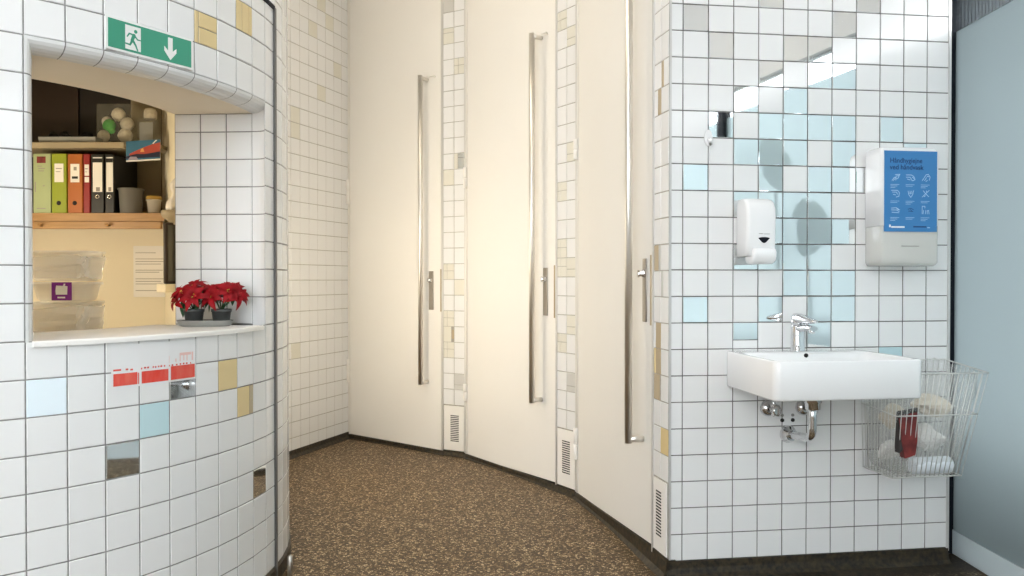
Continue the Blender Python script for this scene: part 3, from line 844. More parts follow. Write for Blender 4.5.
for x, lab in ((.398, 'left of the two plugged screw holes in the tiles above the waste flange'), (.441, 'right of the two plugged screw holes in the tiles above the waste flange')):
    m = MB(); m.lathe([(.0075, 0), (.0075, -.004), (.005, -.005)], 'dark', (0, 0, 0), 14, axis='Y'); m.lathe([(.006, 0), (.006, -.003)], 'grey_card', (0, 0, .019), 12, axis='Y')
    tag(m.build('wall_plug', loc=W(x, .0035, .585), rz=WTH), lab, 'wall plug', 'screw plugs below the basin')

# ------------------------------------------------------------------ wire waste basket
t = thing('wire_basket', 'white wire waste basket hung on the wall between basin and frosted glass', 'basket', W(0, .003, 0), WTH)
def bk(s, d, u):
    """basket shell: u=0 bottom, 1 top; s,d in 0..1 across and out"""
    s0, s1 = .724 + (.712 - .724) * u, 1.000 + (1.068 - 1.000) * u
    d0, d1 = .018, .205 + (.255 - .205) * u
    z = .400 + u * (.812 - .400) - u * d * .027
    return Vector((s0 + (s1 - s0) * s, -(d0 + (d1 - d0) * d), z))
for u, r in ((1, .0028), (.60, .0024), (0, .0024)):
    ring = [bk(0, 0, u), bk(1, 0, u), bk(1, 1, u), bk(0, 1, u)]; pts = []
    for a, b in zip(ring, ring[1:] + ring[:1]):
        for k in range(8): pts.append(a.lerp(b, k / 8))
    m = MB(); m.tube(pts, r, 'wire', 6, closed=True); m.build('rim', t)
m = MB(); nx, ny = 15, 10
for k in range(nx + 1):
    for d in (0, 1): m.tube([bk(k / nx, d, 0), bk(k / nx, d, 1)], .0016, 'wire', 5)
for k in range(1, ny):
    for s in (0, 1): m.tube([bk(s, k / ny, 0), bk(s, k / ny, 1)], .0016, 'wire', 5)
for k in range(nx + 1): m.tube([bk(k / nx, 0, 0), bk(k / nx, 1, 0)], .0016, 'wire', 5)
for k in range(1, ny, 3): m.tube([bk(0, k / ny, 0), bk(1, k / ny, 0)], .0016, 'wire', 5)
m.build('wires', t)
for q in (.1, .9):
    m = MB(); m.tube([bk(q, 0, .995), bk(q, 0, .995) + Vector((0, .016, .004))], .004, 'wire', 6); m.build('hanger', t)
# bag liner
m = MB(); loops = []; rn = random.Random(5)
for u in (.03, .10, .2, .32, .45, .58, .7, .82, .93, 1.0):
    lp = []
    for (sa, da), (sb, db) in zip(((.03, .05), (.97, .05), (.97, .94), (.03, .94)), ((.97, .05), (.97, .94), (.03, .94), (.03, .05))):
        for k in range(9):
            f = k / 9; q = bk(sa + (sb - sa) * f, da + (db - da) * f, u)
            c = bk(.5, .5, u); q = q.lerp(c, rn.uniform(.0, .10) + (.06 if u < .1 else 0)); lp.append(q + Vector((0, 0, rn.uniform(-.01, .008) if u > .05 else 0)))
    loops.append(lp)
m.loft(loops, 'bag', True, False)
tag(m.build('plastic_bag', loc=W(0, .003, 0), rz=WTH), 'thin see-through bag lining the wire waste basket', 'bag')
# waste in the bag
def crumple(name, c, r, s, mt, label, seed):
    m = MB(); rr_ = random.Random(seed)
    g = bmesh.ops.create_icosphere(m.bm, subdivisions=3, radius=1.0); i = m.mi(mt)
    dirs = [(Vector((rr_.uniform(-1, 1), rr_.uniform(-1, 1), rr_.uniform(-1, 1))).normalized(), rr_.uniform(.3, .9), rr_.uniform(.08, .22)) for _ in range(26)]
    for v in g['verts']:
        n = v.co.normalized(); k = 1.0
        for d, wd, am in dirs:
            q = n.dot(d)
            if q > wd: k -= am * (q - wd) / (1 - wd)
        k *= 1 + rr_.uniform(-.03, .03)
        v.co = Vector((n.x * r * k * s[0], n.y * r * k * s[1], n.z * r * k * s[2]))
    for f in m.bm.faces: f.material_index = i
    o = m.build(name, loc=c, rz=WTH)
    return tag(o, label, 'paper towel', 'crumpled towels in the waste basket')
crumple('paper_towel', W(.780, .100, .482), .070, (1.0, 1.0, .85), 'tissue', 'crumpled white towel low in the waste basket on the basin side', 1)
crumple('paper_towel', W(.800, .090, .600), .066, (1.0, 1.0, .85), 'tissue_warm', 'crumpled cream towel behind the red carton in the waste basket', 2)
crumple('paper_towel', W(.925, .118, .535), .092, (1.0, 1.0, .75), 'tissue', 'large crumpled white towel in the middle of the waste basket', 3)
crumple('paper_towel', W(.925, .115, .645), .075, (1.25, 1.0, .72), 'tissue_warm', 'topmost crumpled cream towel in the waste basket', 4)
m = MB(); m.lathe([(.0, .0), (.010, .0), (.029, .001), (.031, .006), (.031, .150), (.029, .155), (.010, .156), (.0, .156)], 'roll', (0, 0, 0), 24, False, False, axis='X')
tag(m.build('towel_roll', loc=W(.822, .172, .434), rz=WTH), 'small white roll lying at the front bottom of the waste basket', 'paper roll')
t = thing('drink_carton', 'squashed dark red carton standing askew in the waste basket', 'carton', W(.750, .215, .475), WTH)
m = MB()
def ql(x, z, w, d, tw):
    return [(x - w / 2, -d / 2, z), (x + w / 2, -d / 2 + tw, z + .012), (x + w / 2, d / 2 + tw, z + .012), (x - w / 2, d / 2, z)]
m.loft([ql(.030, 0, .040, .03, 0), ql(.028, .05, .062, .035, .004), ql(.026, .12, .070, .028, .002), ql(.026, .155, .076, .010, 0)], 'carton', smooth=False)
m.build('body', t)
m = MB(); m.loft([ql(-.006, .02, .012, .032, 0), ql(-.009, .16, .012, .012, 0)], 'carton_dark', smooth=False); m.build('side_flap', t)
m = MB(); m.loft([ql(.026, .155, .078, .012, 0), ql(.027, .170, .078, .006, 0)], 'carton_dark', smooth=False); m.build('top_seal', t)

# ------------------------------------------------------------------ glass partition on the right
GX = 1.812
t = thing('window_1', 'frosted glass partition with a dark post beside the basin wall', 'window', (GX, 3.33, 0), 0, kind='structure')
m = MB(); m.box(0, .010, -5.85, 0, .10, 2.135, 'frosted'); m.build('frosted_pane', t)
m = MB(); m.box(0, .010, -5.85, 0, 2.137, 2.275, 'clear'); m.build('clear_pane', t)
m = MB(); m.box(-.004, .02, -5.85, 0, 0, .10, 'rail', .002, 1); m.build('base_rail', t)
m = MB(); m.box(-.078, .02, -.002, .06, 0, CEIL, 'black', .002, 1)
for y in (-1.95, -3.45, -4.9): m.box(-.03, .03, y - .035, y + .035, .10, 2.275, 'black', .002, 1)
m.build('frame_post', t)
m = MB(); m.box(-.03, .05, -5.85, 0, 2.275, CEIL, 'white_wall'); m.build('fascia', t)

# ------------------------------------------------------------------ rest of the hall (behind and beside the camera)
mb = MB(); mb.box(-3.2, -3.1, -2.5, 2.40, 0, CEIL, 'white_wall')
tag(mb.build('wall_side'), 'plain white wall closing the hall beside the kiosk', 'wall', kind='structure')
mb = MB()
mb.box(-3.2, -3.0, -2.6, -2.5, 0, CEIL, 'white_wall'); mb.box(.10, 1.86, -2.6, -2.5, 0, CEIL, 'white_wall')
mb.box(-3.0, .10, -2.6, -2.5, 3.7, CEIL, 'white_wall'); mb.box(-3.0, .10, -2.6, -2.5, 0, .70, 'white_wall')
tag(mb.build('wall_back'), 'white wall around the glazed entrance', 'wall', kind='structure')
mb = MB()
for x in (-3.0, -1.98, -.97, .04): mb.box(x, x + .06, -2.59, -2.51, .70, 3.7, 'black')
for z in (.70, 2.2, 3.64): mb.box(-3.0, .10, -2.58, -2.52, z, z + .06, 'black')
tag(mb.build('window_2'), 'dark framed glazed entrance to the street', 'window', kind='structure')
mb = MB()
mb.box(-3.3, GX + .05, 5.95, 6.1, 0, CEIL, 'white_wall')
tag(mb.build('wall_far'), 'wall behind the cubicles', 'wall', kind='structure')
# outside
mb = MB(); mb.box(-14, 14, -16, 12, -.14, -.09, 'paving')
tag(mb.build('ground'), 'grey paving outside the glass partition', 'ground', kind='structure')
mb = MB()
for k in range(330):
    x = 1.9 + k * .016; mb.box(x, x + .010, 3.794, 3.81, 2.12, 4.6, 'cladding')
mb.box(1.9, 7.3, 3.8, 3.95, 2.12, 4.6, 'cladding'); mb.box(1.9, 7.3, 3.78, 3.95, -.09, 2.12, 'facade')
tag(mb.build('wall_outside'), 'grey ribbed building wall seen through the clear strip above the frosted glass', 'wall', kind='structure')

mb = MB(); mb.box(1.9, 3.5, 2.25, 3.75, 3.0, 3.15, 'facade')  # unseen slab added to block sky light from the glass
tag(mb.build('wall_sky_blocker'), 'grey canopy added to keep sky light off the frosted glass', 'canopy', kind='structure')
mb = MB(); mb.box(2.24, 2.38, -6, 3.74, -.09, .52, 'shade_wall_concrete')  # unseen wall added to darken the foot of the glass
tag(mb.build('wall_glass_shade'), 'low dark wall added to shade the lower frosted glass', 'wall', kind='structure')
# ceiling lamps
def lamp(name, label, x, y, w, d, m, group):
    t = thing(name, label, 'lamp', (x, y, CEIL), 0, group)
    b = MB(); b.box(-w / 2 - .015, w / 2 + .015, -d / 2 - .015, d / 2 + .015, -.045, 0, 'white_metal', .003, 1); b.build('housing', t)
    b = MB(); b.box(-w / 2, w / 2, -d / 2, d / 2, -.052, -.0455, m); b.build('diffuser', t)
for x, y in ((-1.7, .9), (-.15, 1.75), (-1.5, -.9), (-.3, -1.2)):
    lamp('ceiling_light', 'square white ceiling light over the hall', x, y, .6, .6, 'hall_lamp', 'hall ceiling lights')
def round_lamp(x, y):
    t = thing('ceiling_spot', 'round warm ceiling light over the curved passage', 'lamp', (x, y, CEIL), 0, 'passage ceiling lights')
    b = MB(); b.lathe([(.17, 0), (.17, -.03), (.15, -.04)], 'white_metal', seg=28); b.build('housing', t)
    b = MB(); b.lathe([(.0, -.0405), (.145, -.0405), (.135, -.05), (0, -.052)], 'ring_lamp', seg=28, cap0=False, cap1=False); b.build('diffuser', t)
for x, y in ((-.95, 4.30), (-.52, 3.75), (-.25, 3.1)): round_lamp(x, y)
for q_, lab in ((.64, 'added tall warm fill lamp nearer the kiosk on the wall running on behind it'), (.98, 'added tall warm fill lamp nearer the passage wall on the wall behind the kiosk')):  # unseen lamps added to spread light evenly over the doors
    p_ = e0 + tdir * q_ + Vector((sin(A_END), -cos(A_END), 0)) * .012; aa = A_END
    t = thing('door_fill_lamp', lab, 'lamp', (p_.x, p_.y, .45), aa)
    b = MB(); b.box(-.055, .055, -.015, 0, -.03, 1.23, 'white_metal', .003, 1); b.build('housing', t)
    b = MB(); b.box(-.045, .045, -.034, -.016, 0, 1.2, 'door_fill', .005, 2); b.build('diffuser', t)
t = thing('globe_lamp', 'warm globe lamp on the kiosk side wall', 'lamp', (-2.62, 3.25, 1.27))
b = MB(); b.lathe([(.05, -.02), (.05, 0), (.012, .01), (.012, .05)], 'white_metal', (0, 0, -.12), 18); b.build('base', t)
b = MB(); b.sphere((0, 0, 0), .075, 'kiosk_lamp', sub=3); b.build('globe', t)
b = MB(); b.tube([(0, 0, -.13), (-.10, 0, -.16), (-.30, 0, -.16)], .012, 'white_metal'); b.build('arm', t)

# ------------------------------------------------------------------ kiosk interior
mb = MB()
e = K(1.75, RI)
pts = [e, Vector((-1.985, 4.65, 0)), Vector((-3.25, 4.65, 0)), K(A_START, RI)]
for a, b in zip(pts, pts[1:]):
    mb.face([a, b, b + Vector((0, 0, CEIL)), a + Vector((0, 0, CEIL))], 'cream_wall')
tag(mb.build('wall_kiosk', fix=False), 'cream painted back and side walls inside the kiosk', 'wall', kind='structure')
def KP(x, y, Z):
    """point at forward distance Z seen at pixel x,y"""
    v = (y - 288) / 813.0 + .0103
    return Vector(((x - 512) / 813.0 * Z, Z, EYE - v * Z))
# counter inside
mb = MB(); mb.box(-2.72, -1.36, 2.66, 3.30, .87, .905, 'shelf_white', .003, 1)
t = thing('desk', 'pale desk inside the kiosk under the storage tubs', 'desk', (0, 0, 0))
mb.build('desk_top', t)
for x, y in ((-2.68, 2.72), (-1.50, 2.72), (-2.68, 3.22), (-1.50, 3.22)):
    m = MB(); m.box(x, x + .05, y, y + .05, 0, .87, 'shelf_white'); m.build('leg', t)
# dark cabinet back with shelves
BY = 4.645
t = thing('wall_shelf', 'pine shelf with a coat rail holding the ring binders', 'shelf', (-2.40, BY, 1.477))
m = MB(); m.loft([[(-.72, -.345, z), (.560, -.345, z), (.405, -.002, z), (-.72, -.002, z)] for z in (-.042, 0)], 'wood', smooth=False); m.build('board', t)
m = MB(); m.box(-.72, .540, -.335, -.312, -.083, -.043, 'wood', .002, 1); rl_ = m.build('rail', t)
for x in (-.20, -.09, .285 - .02):
    m = MB(); m.tube([(x, -.335, -.066), (x, -.352, -.066), (x, -.362, -.060)], [.006, .006, .010], 'wood', 10); m.build('peg', rl_)
t = thing('dark_cabinet', 'dark brown open cabinet behind and above the ring binders', 'cabinet', (-2.165, BY, 1.48))
m = MB(); m.box(-1.1, -.0, -.02, -.002, .0, 1.05, 'cabinet_dark'); m.box(-1.1, 0, -.34, -.02, .85, .90, 'cabinet_dark'); m.build('carcass', t)
m = MB(); m.box(-1.0, .115, -.345, -.022, .340, .372, 'shelf_white', .003, 1); m.build('shelf_board', t)
m = MB(); m.box(-1.1, -.29, -.035, -.021, .40, .85, 'brown_frame'); m.build('back_panel', t)
m = MB(); m.box(.001, .170, -.018, -.002, .0, 1.05, 'wall_shade'); m.build('wall_shade_panel', t)  # brown sheet stands in for the weaker light on the upper wall
t['label'] = 'dark brown open cabinet behind the ring binders, with a panel coloured as the shaded upper wall'
SHZ = 1.852

# ring binders
FZ = 4.315
def binder(x0, x1, ztop, m_, label, kind):
    A = KP(x0, 200, FZ); B = KP(x1, 200, FZ); w = B.x - A.x - .002
    t = thing('ring_binder', label, 'binder', (A.x + .001, FZ, 1.4775), 0, 'ring binders on the pine shelf')
    h = ztop
    m = MB(); m.box(0, w, 0, .27, 0, h, m_, .004, 2); m.build('cover', t)
    if kind == 'pale':
        m = MB(); m.box(w * .22, w * .72, -.001, .001, h * .84, h * .95, 'carton', 0); m.build('red_emblem', t)
        m = MB()
        for k, (a, b, z) in enumerate(((.25, .5, .78), (.3, .66, .74), (.3, .62, .70), (.55, .66, .45), (.2, .7, .07))): m.box(w * a, w * b, -.001, .001, h * z, h * (z + .015), 'ink')
        m.box(w * .10, w * .16, -.001, .001, h * .35, h * .52, 'ink')
        m.build('spine_lettering', t)
        return
    if kind == 'black':
        m = MB(); m.box(w * .16, w * .88, -.0012, .001, h * .36, h * .95, 'paper'); lb = m.build('spine_label', t)
        m = MB(); m.box(w * .16, w * .88, -.0018, 0, h * .86, h * .93, 'binder_black'); m.box(w * .4, w * .7, -.0018, 0, h * .37, h * .44, 'ink'); m.build('label_lettering', lb)
        m = MB(); R = min(.011, w * .3); m.lathe([(R, .0), (R, -.003), (R * .62, -.003), (R * .62, 0)], 'chrome', (w * .5, 0, h * .28), 20, False, False, axis='Y'); m.build('finger_ring', t)
        m = MB(); m.lathe([(0, -.0005), (R * .6, -.0008)], 'dark', (w * .5, 0, h * .28), 16, False, False, axis='Y'); m.build('finger_hole', t)
        return
    m = MB()
    if kind == 'red': m.box(w * .22, w * .88, -.0012, .001, h * .63, h * .82, 'paper'); m.box(w * .22, w * .88, -.0012, .001, h * .52, h * .61, 'paper')
    else: m.box(w * .2, w * .8, -.0012, .001, h * .52, h * .83, 'paper')
    lb = m.build('spine_label', t)
    m = MB()
    if kind == 'orange': m.box(w * .42, w * .62, -.0018, 0, h * .72, h * .78, 'ink'); m.box(w * .3, w * .7, -.0018, 0, h * .58, h * .62, 'dark')
    else: m.box(w * .3, w * .7, -.0018, 0, h * .74, h * .755, 'ink'); m.box(w * .3, w * .6, -.0018, 0, h * .69, h * .70, 'ink')
    m.build('label_lettering', lb)
    if kind != 'red':
        m = MB(); m.lathe([(0, -.0012), (.0115, -.0012), (.0125, .001)], 'dark', (w * .47, 0, h * .17), 18, False, False, axis='Y'); m.build('finger_hole', t)
binder(33.5, 51.5, .316, 'binder_pale', 'pale green ring binder with a red emblem, first of the row', 'pale')
binder(52, 67.3, .316, 'binder_lime', 'lime green ring binder with a white spine label', 'lime')
binder(68, 83.2, .314, 'binder_orange', 'orange ring binder with a white spine label', 'orange')
binder(83.6, 90.6, .314, 'binder_red', 'thin red ring binder between the orange and black ones', 'red')
binder(91.2, 104.6, .312, 'binder_black', 'wide black ring binder with a tall white label next to the red one', 'black')
binder(105.2, 114.8, .312, 'binder_black', 'narrow black ring binder at the end of the row by the grey bucket', 'black')

c = KP(131.5, 212, 4.375)
m = MB(); m.lathe([(0, 0), (.052, 0), (.055, .004), (.062, .125), (.066, .128), (.066, .135), (.060, .135), (.053, .012), (0, .010)], 'bucket', seg=28, cap0=False, cap1=False)
tag(m.build('bucket', loc=(c.x, 4.375, 1.478)), 'grey plastic bucket standing beside the black binders', 'bucket')
c = KP(154.5, 212, 4.40)
t = thing('plastic_cup', 'small white tub with a mustard yellow lid on the pine shelf', 'tub', (c.x, 4.40, 1.478))
m = MB(); m.lathe([(0, 0), (.030, 0), (.036, .07), (.041, .073), (.041, .078), (0, .078)], 'cup', seg=24, cap0=False, cap1=False); m.build('body', t)
m = MB(); m.lathe([(0, .079), (.040, .079), (.041, .090), (.036, .098), (0, .100)], 'yellow_lid', seg=24, cap0=False, cap1=False); m.build('lid', t)

# upper shelf: things
a = KP(40, 142, 4.33); b = KP(96, 142, 4.33)
t = thing('shallow_tray', 'shallow grey tray holding black cloths on the upper shelf', 'tray', ((a.x + b.x) / 2, 4.46, SHZ))
m = MB(); hw = (b.x - a.x) / 2
m.loft([[(-hw, -.13, 0), (hw, -.13, 0), (hw, .12, 0), (-hw, .12, 0)], [(-hw - .004, -.134, .032), (hw + .004, -.134, .032), (hw + .004, .124, .032), (-hw - .004, .124, .032)], [(-hw, -.13, .032), (hw, -.13, .032), (hw, .12, .032), (-hw, .12, .032)], [(-hw + .004, -.126, .004), (hw - .004, -.126, .004), (hw - .004, .116, .004), (-hw + .004, .116, .004)]], 'grey_card', smooth=False)
m.build('tray_body', t)
for k, (x, r, lab) in enumerate(((52, .050, 'bundled black cloth at the wall end of the grey tray'), (69, .055, 'bundled black cloth in the middle of the grey tray'), (86, .050, 'bundled black cloth next to the boxed plush flower'))):
    q = KP(x, 130, 4.47)
    o = crumple('folded_cloth', (q.x, 4.47, SHZ + .006 + r * .8), r, (1, .9, .85), 'dark_stuff', lab, 20 + k)
    o['category'] = 'cloth'; o['group'] = 'black cloths in the tray'
# plush flower in a clear box
a = KP(98, 142, 4.33); b = KP(133.5, 142, 4.33)
t = thing('clear_box', 'clear plastic box around the plush flower on the upper shelf', 'box', (a.x, 4.325, SHZ + .001))
m = MB(); m.box(0, b.x - a.x, 0, .20, 0, .205, 'glass_box'); m.build('box_walls', t)
q = KP(117, 125, 4.42)
t = thing('plush_flower', 'off-white plush flower with a green middle inside the clear box', 'plush toy', (q.x, 4.42, SHZ + .004))
zc = .092
m = MB(); m.sphere((-.018, -.040, zc + .006), .034, 'plush_green', (1.05, .6, 1.0), 2, .06); m.sphere((-.004, -.042, zc - .022), .020, 'plush_green', (1, .6, .9), 2, .05); m.build('green_middle', t)
for px, py, r in ((119.5, 115, .038), (128, 124.5, .038), (126, 136, .040), (104.5, 136.5, .034), (108, 122, .030)):
    w_ = KP(px, py, 4.42)
    m = MB(); m.sphere((w_.x - q.x, .0, w_.z - SHZ - .004), r, 'plush', (1, .8, 1), 2, .03); m.build('petal', t)
# jar with grey label
a = KP(152, 141, 4.45)
t = thing('clear_jar', 'square clear jar with a grey label next to the clear box', 'jar', (a.x, 4.44, SHZ + .001))
m = MB(); m.box(-.052, .052, -.05, .05, 0, .145, 'glass_box', .006, 2); m.build('body', t)
m = MB(); m.box(-.036, .036, -.053, -.051, .02, .120, 'grey_card'); m.build('label', t)
m = MB(); m.lathe([(.030, .146), (.034, .150), (.034, .185), (.026, .20), (.012, .205)], 'plush', seg=18); m.build('lid', t)
t2 = thing('shelf_bracket_board', 'short cream shelf carrying the clear jar in the corner', 'shelf', (-1.985, 4.64, SHZ - .002))
m = MB(); m.box(.037, .10, -.25, -.03, -.02, .0005, 'shelf_white'); m.build('board', t2)
# postcard on the shelf edge
a = KP(126.3, 161, 4.28); b = KP(160.4, 140.5, 4.28)
wc, hc = b.x - a.x, b.z - a.z
t = thing('picture_card', 'small glossy picture of a harbour at dusk hung on the upper shelf edge', 'picture', (a.x, 4.285, a.z))
def hv(fx, fz): return (fx * wc, 0, fz * hc + (fx - .5) * .010)
m = MB(); m.loft([[(p[0], y, p[2]) for p in (hv(0, 0), hv(1, 0), hv(1, 1), hv(0, 1))] for y in (0, .002)], 'paper', smooth=False); m.build('card', t)
M['dusk_blue'] = mat('dusk_blue_print', (.04, .15, .25), .3); M['dusk_red'] = mat('dusk_red_print', (.42, .07, .05), .3)
M['dusk_navy'] = mat('dusk_navy_print', (.012, .016, .045), .3); M['dusk_gold'] = mat('dusk_gold_print', (.65, .33, .10), .3); M['dusk_grey'] = mat('dusk_grey_print', (.33, .30, .38), .3)
m = MB()
def patch(pl, mt, y): m.face([(hv(*p_)[0], y, hv(*p_)[2]) for p_ in pl], mt)
patch([(.0, .07), (1, .07), (1, 1), (0, 1)], 'dusk_blue', -.0006)
patch([(.1, .38), (.45, .62), (.75, .78), (1, .86), (1, .30), (.1, .30)], 'dusk_red', -.0010)
patch([(.0, .26), (.3, .36), (.55, .33), (1, .42), (1, .15), (0, .15)], 'dusk_navy', -.0014)
patch([(.05, .08), (.36, .08), (.30, .22), (.12, .24)], 'dusk_grey', -.0018)
patch([(.42, .44), (.54, .44), (.50, .62), (.44, .58)], 'dusk_gold', -.0018)
patch([(.80, .80), (.92, .98), (.88, .99), (.77, .82)], 'paper', -.0018)
m.build('print', t, fix=False)

# paper notice on the back wall
a = KP(133.5, 297, 4.64); b = KP(168, 246, 4.64)
t = thing('notice_sheet', 'printed white sheet pinned on the cream back wall of the kiosk', 'notice', (a.x, 4.640, a.z))
m = MB(); m.box(0, b.x - a.x, 0, .0015, 0, b.z - a.z, 'paper'); m.build('sheet', t)
m = MB(); w_, h_ = b.x - a.x, b.z - a.z
for z, u in ((.86, .65), (.74, .92), (.69, .92), (.64, .8), (.52, .85), (.48, .75), (.35, .92), (.30, .8), (.25, .85), (.12, .9)):
    m.box(w_ * .06, w_ * u, -.0006, 0, h_ * z, h_ * (z + .012), 'ink')
m.build('sheet_lettering', t)

# storage tubs
def tub(x0, x1, y0, z0, z1, label, wrap, lab, seed):
    d = .15; w = x1 - x0
    t = thing('storage_tub', label, 'tub', (x0, y0, z0), 0, 'translucent tubs stacked in the hatch')
    h = z1 - z0; tp = .012
    def lp(ins, z): return [(x, y, z) for x, y in rr(w - 2 * ins, d - 2 * ins, .03, 4, ins, ins)]
    m = MB(); m.loft([lp(tp + .008, .001), lp(tp, .008), lp(.003, h - .012), lp(-.004, h - .011), lp(-.004, h - .002), lp(.004, h - .002), lp(.008, h - .014), lp(tp + .008, .014)], 'tub', True, True); m.build('body', t)
    if wrap:
        m = MB(); rw = random.Random(seed)
        lps = []
        for k in range(7):
            z = .01 + (h - .03) * k / 6; q = lp(-.007 + tp * (1 - k / 6), z)
            lps.append([(x + rw.uniform(-.003, .003), y - rw.uniform(.0, .007), zz + rw.uniform(-.008, .008)) for x, y, zz in q])
        m.loft(lps, 'film', False, False, smooth=False); m.build('stretch_film', t)
    if lab:
        m = MB(); m.box(lab[0], lab[1], -.0065, -.0045, lab[2], lab[3], 'purple'); pl = m.build('purple_label', t)
        lw, lh = lab[1] - lab[0], lab[3] - lab[2]
        m = MB(); m.plate([(lab[0] + lw * a_, lab[2] + lh * b_) for a_, b_ in ((.22, .32), (.78, .32), (.80, .78), (.66, .80), (.70, .92), (.62, .92), (.58, .80), (.24, .82), (.20, .55))], -.0075, -.0064, 'paper')
        m.box(lab[0] + lw * .3, lab[0] + lw * .68, -.0075, -.0064, lab[2] + lh * .12, lab[2] + lh * .2, 'paper'); m.build('label_emblem', pl)
    return t
TY = 2.86
L0 = KP(24, 300, TY).x; R0 = KP(86, 300, TY).x
tub(L0 + .006, R0 - .004, TY, .905, KP(50, 301.5, TY).z, 'lowest translucent tub of the wrapped stack in the hatch', True, None, 1)
lx0 = KP(52.5, 0, TY).x - (L0 + .014); lx1 = KP(72.5, 0, TY).x - (L0 + .014)
zb = KP(50, 301.5, TY).z
tub(L0 + .014, R0 - .008, TY, zb, KP(50, 281.5, TY).z, 'middle translucent tub carrying a purple label', False, (lx0, lx1, .004, KP(50, 282, TY).z - zb - .001), 2)
tub(L0, R0, TY, KP(50, 281.5, TY).z, KP(50, 250, TY).z, 'topmost translucent tub of the wrapped stack, under stretch film', True, None, 3)
m = MB(); q = KP(50, 333, TY)
a = KP(48, 334, TY - .02); b = KP(66, 334, TY - .02)
M['green_tag'] = mat('green_strip', (.03, .30, .16), .4)

# white cloth on a bracket at the kiosk's side wall and the framed dark screen below
q = KP(168, 212, 3.75)
t = thing('corner_bracket', 'small cream corner shelf at the right edge of the hatch view', 'shelf', (q.x + .01, 3.80, q.z - .01))
m = MB(); m.lathe([(0, -.035), (.02, -.034), (.052, -.012), (.058, .0), (.058, .018), (.0, .018)], 'shelf_white', seg=24, cap0=False, cap1=False); m.build('round_board', t)
m = MB(); m.box(.0, .10, -.012, .012, -.045, .0, 'shelf_white'); m.build('arm', t)
m = MB(); rn = random.Random(9); lps = []
for k in range(9):
    z = k / 8 * .165; rad = .030 + .010 * sin(k * 1.3) - .002 * k
    lps.append([(rad * (1 + .35 * sin(5 * 2 * pi * j / 30 + k * .6) + rn.uniform(-.08, .08)) * cos(2 * pi * j / 30) + .006 * k / 8 * 4, rad * (1 + .3 * sin(4 * 2 * pi * j / 30 + k)) * sin(2 * pi * j / 30), z) for j in range(30)])
m.loft(lps, 'cloth')
tag(m.build('cleaning_cloth', loc=(q.x + .008, 3.80, q.z + .0085)), 'bunched white cloth standing on the small corner shelf', 'cloth')
a = KP(165.5, 284, 3.95); b = KP(180, 222, 3.95)
t = thing('framed_panel', 'narrow dark framed panel on the side wall below the corner shelf', 'panel', (a.x, 3.95, a.z), 1.0)
hh = b.z - a.z
m = MB(); m.box(0, .11, 0, .02, 0, hh, 'brown_frame', .006, 2); m.build('frame', t)
m = MB(); m.box(.014, .096, -.002, .001, .014, hh - .014, 'screen'); m.build('dark_pane', t)
m = MB(); m.box(-.03, .14, -.045, .03, -.04, 0, 'cream_wall', .003, 1); m.build('ledge', t)

# ------------------------------------------------------------------ poinsettias on the sill
SX = KP(205, 326.5, 2.84)
sc_ = Vector((SX.x, 2.84, SILL_Z))
m = MB()
def el(rx, ry, z, n=36): return [(rx * cos(2 * pi * k / n), ry * sin(2 * pi * k / n), z) for k in range(n)]
m.loft([el(.082, .050, 0), el(.090, .056, .003), el(.097, .062, .019), el(.098, .063, .021), el(.095, .060, .021), el(.088, .054, .006), el(.02, .01, .0055)], 'saucer')
tag(m.build('saucer', loc=sc_), 'oval grey saucer under the two poinsettia pots on the sill', 'saucer')
def bract(m, c, d, L, w, mt, droop=.3, fold=.18, up=Vector((0, 0, 1))):
    d = Vector(d).normalized(); s = d.cross(up)
    if s.length < 1e-3: s = Vector((1, 0, 0))
    s.normalize(); n = s.cross(d).normalized(); i = m.mi(mt)
    N = 6; rows = []
    for k in range(N + 1):
        u = k / N; ww = w * (sin(pi * min(u * .98 + .02, 1)) ** .8) * (1.15 - .4 * u) * .5
        if k == N: ww = w * .02
        cpt = c + d * (L * u) + n * (L * .18 * sin(pi * u) * (1 - droop)) - up * (droop * L * u * u)
        rows.append([m.bm.verts.new(cpt - s * ww + n * fold * ww), m.bm.verts.new(cpt), m.bm.verts.new(cpt + s * ww + n * fold * ww)])
    for a, b in zip(rows, rows[1:]):
        for k in range(2):
            f = m.bm.faces.new((a[k], a[k + 1], b[k + 1], b[k])); f.material_index = i; f.smooth = True
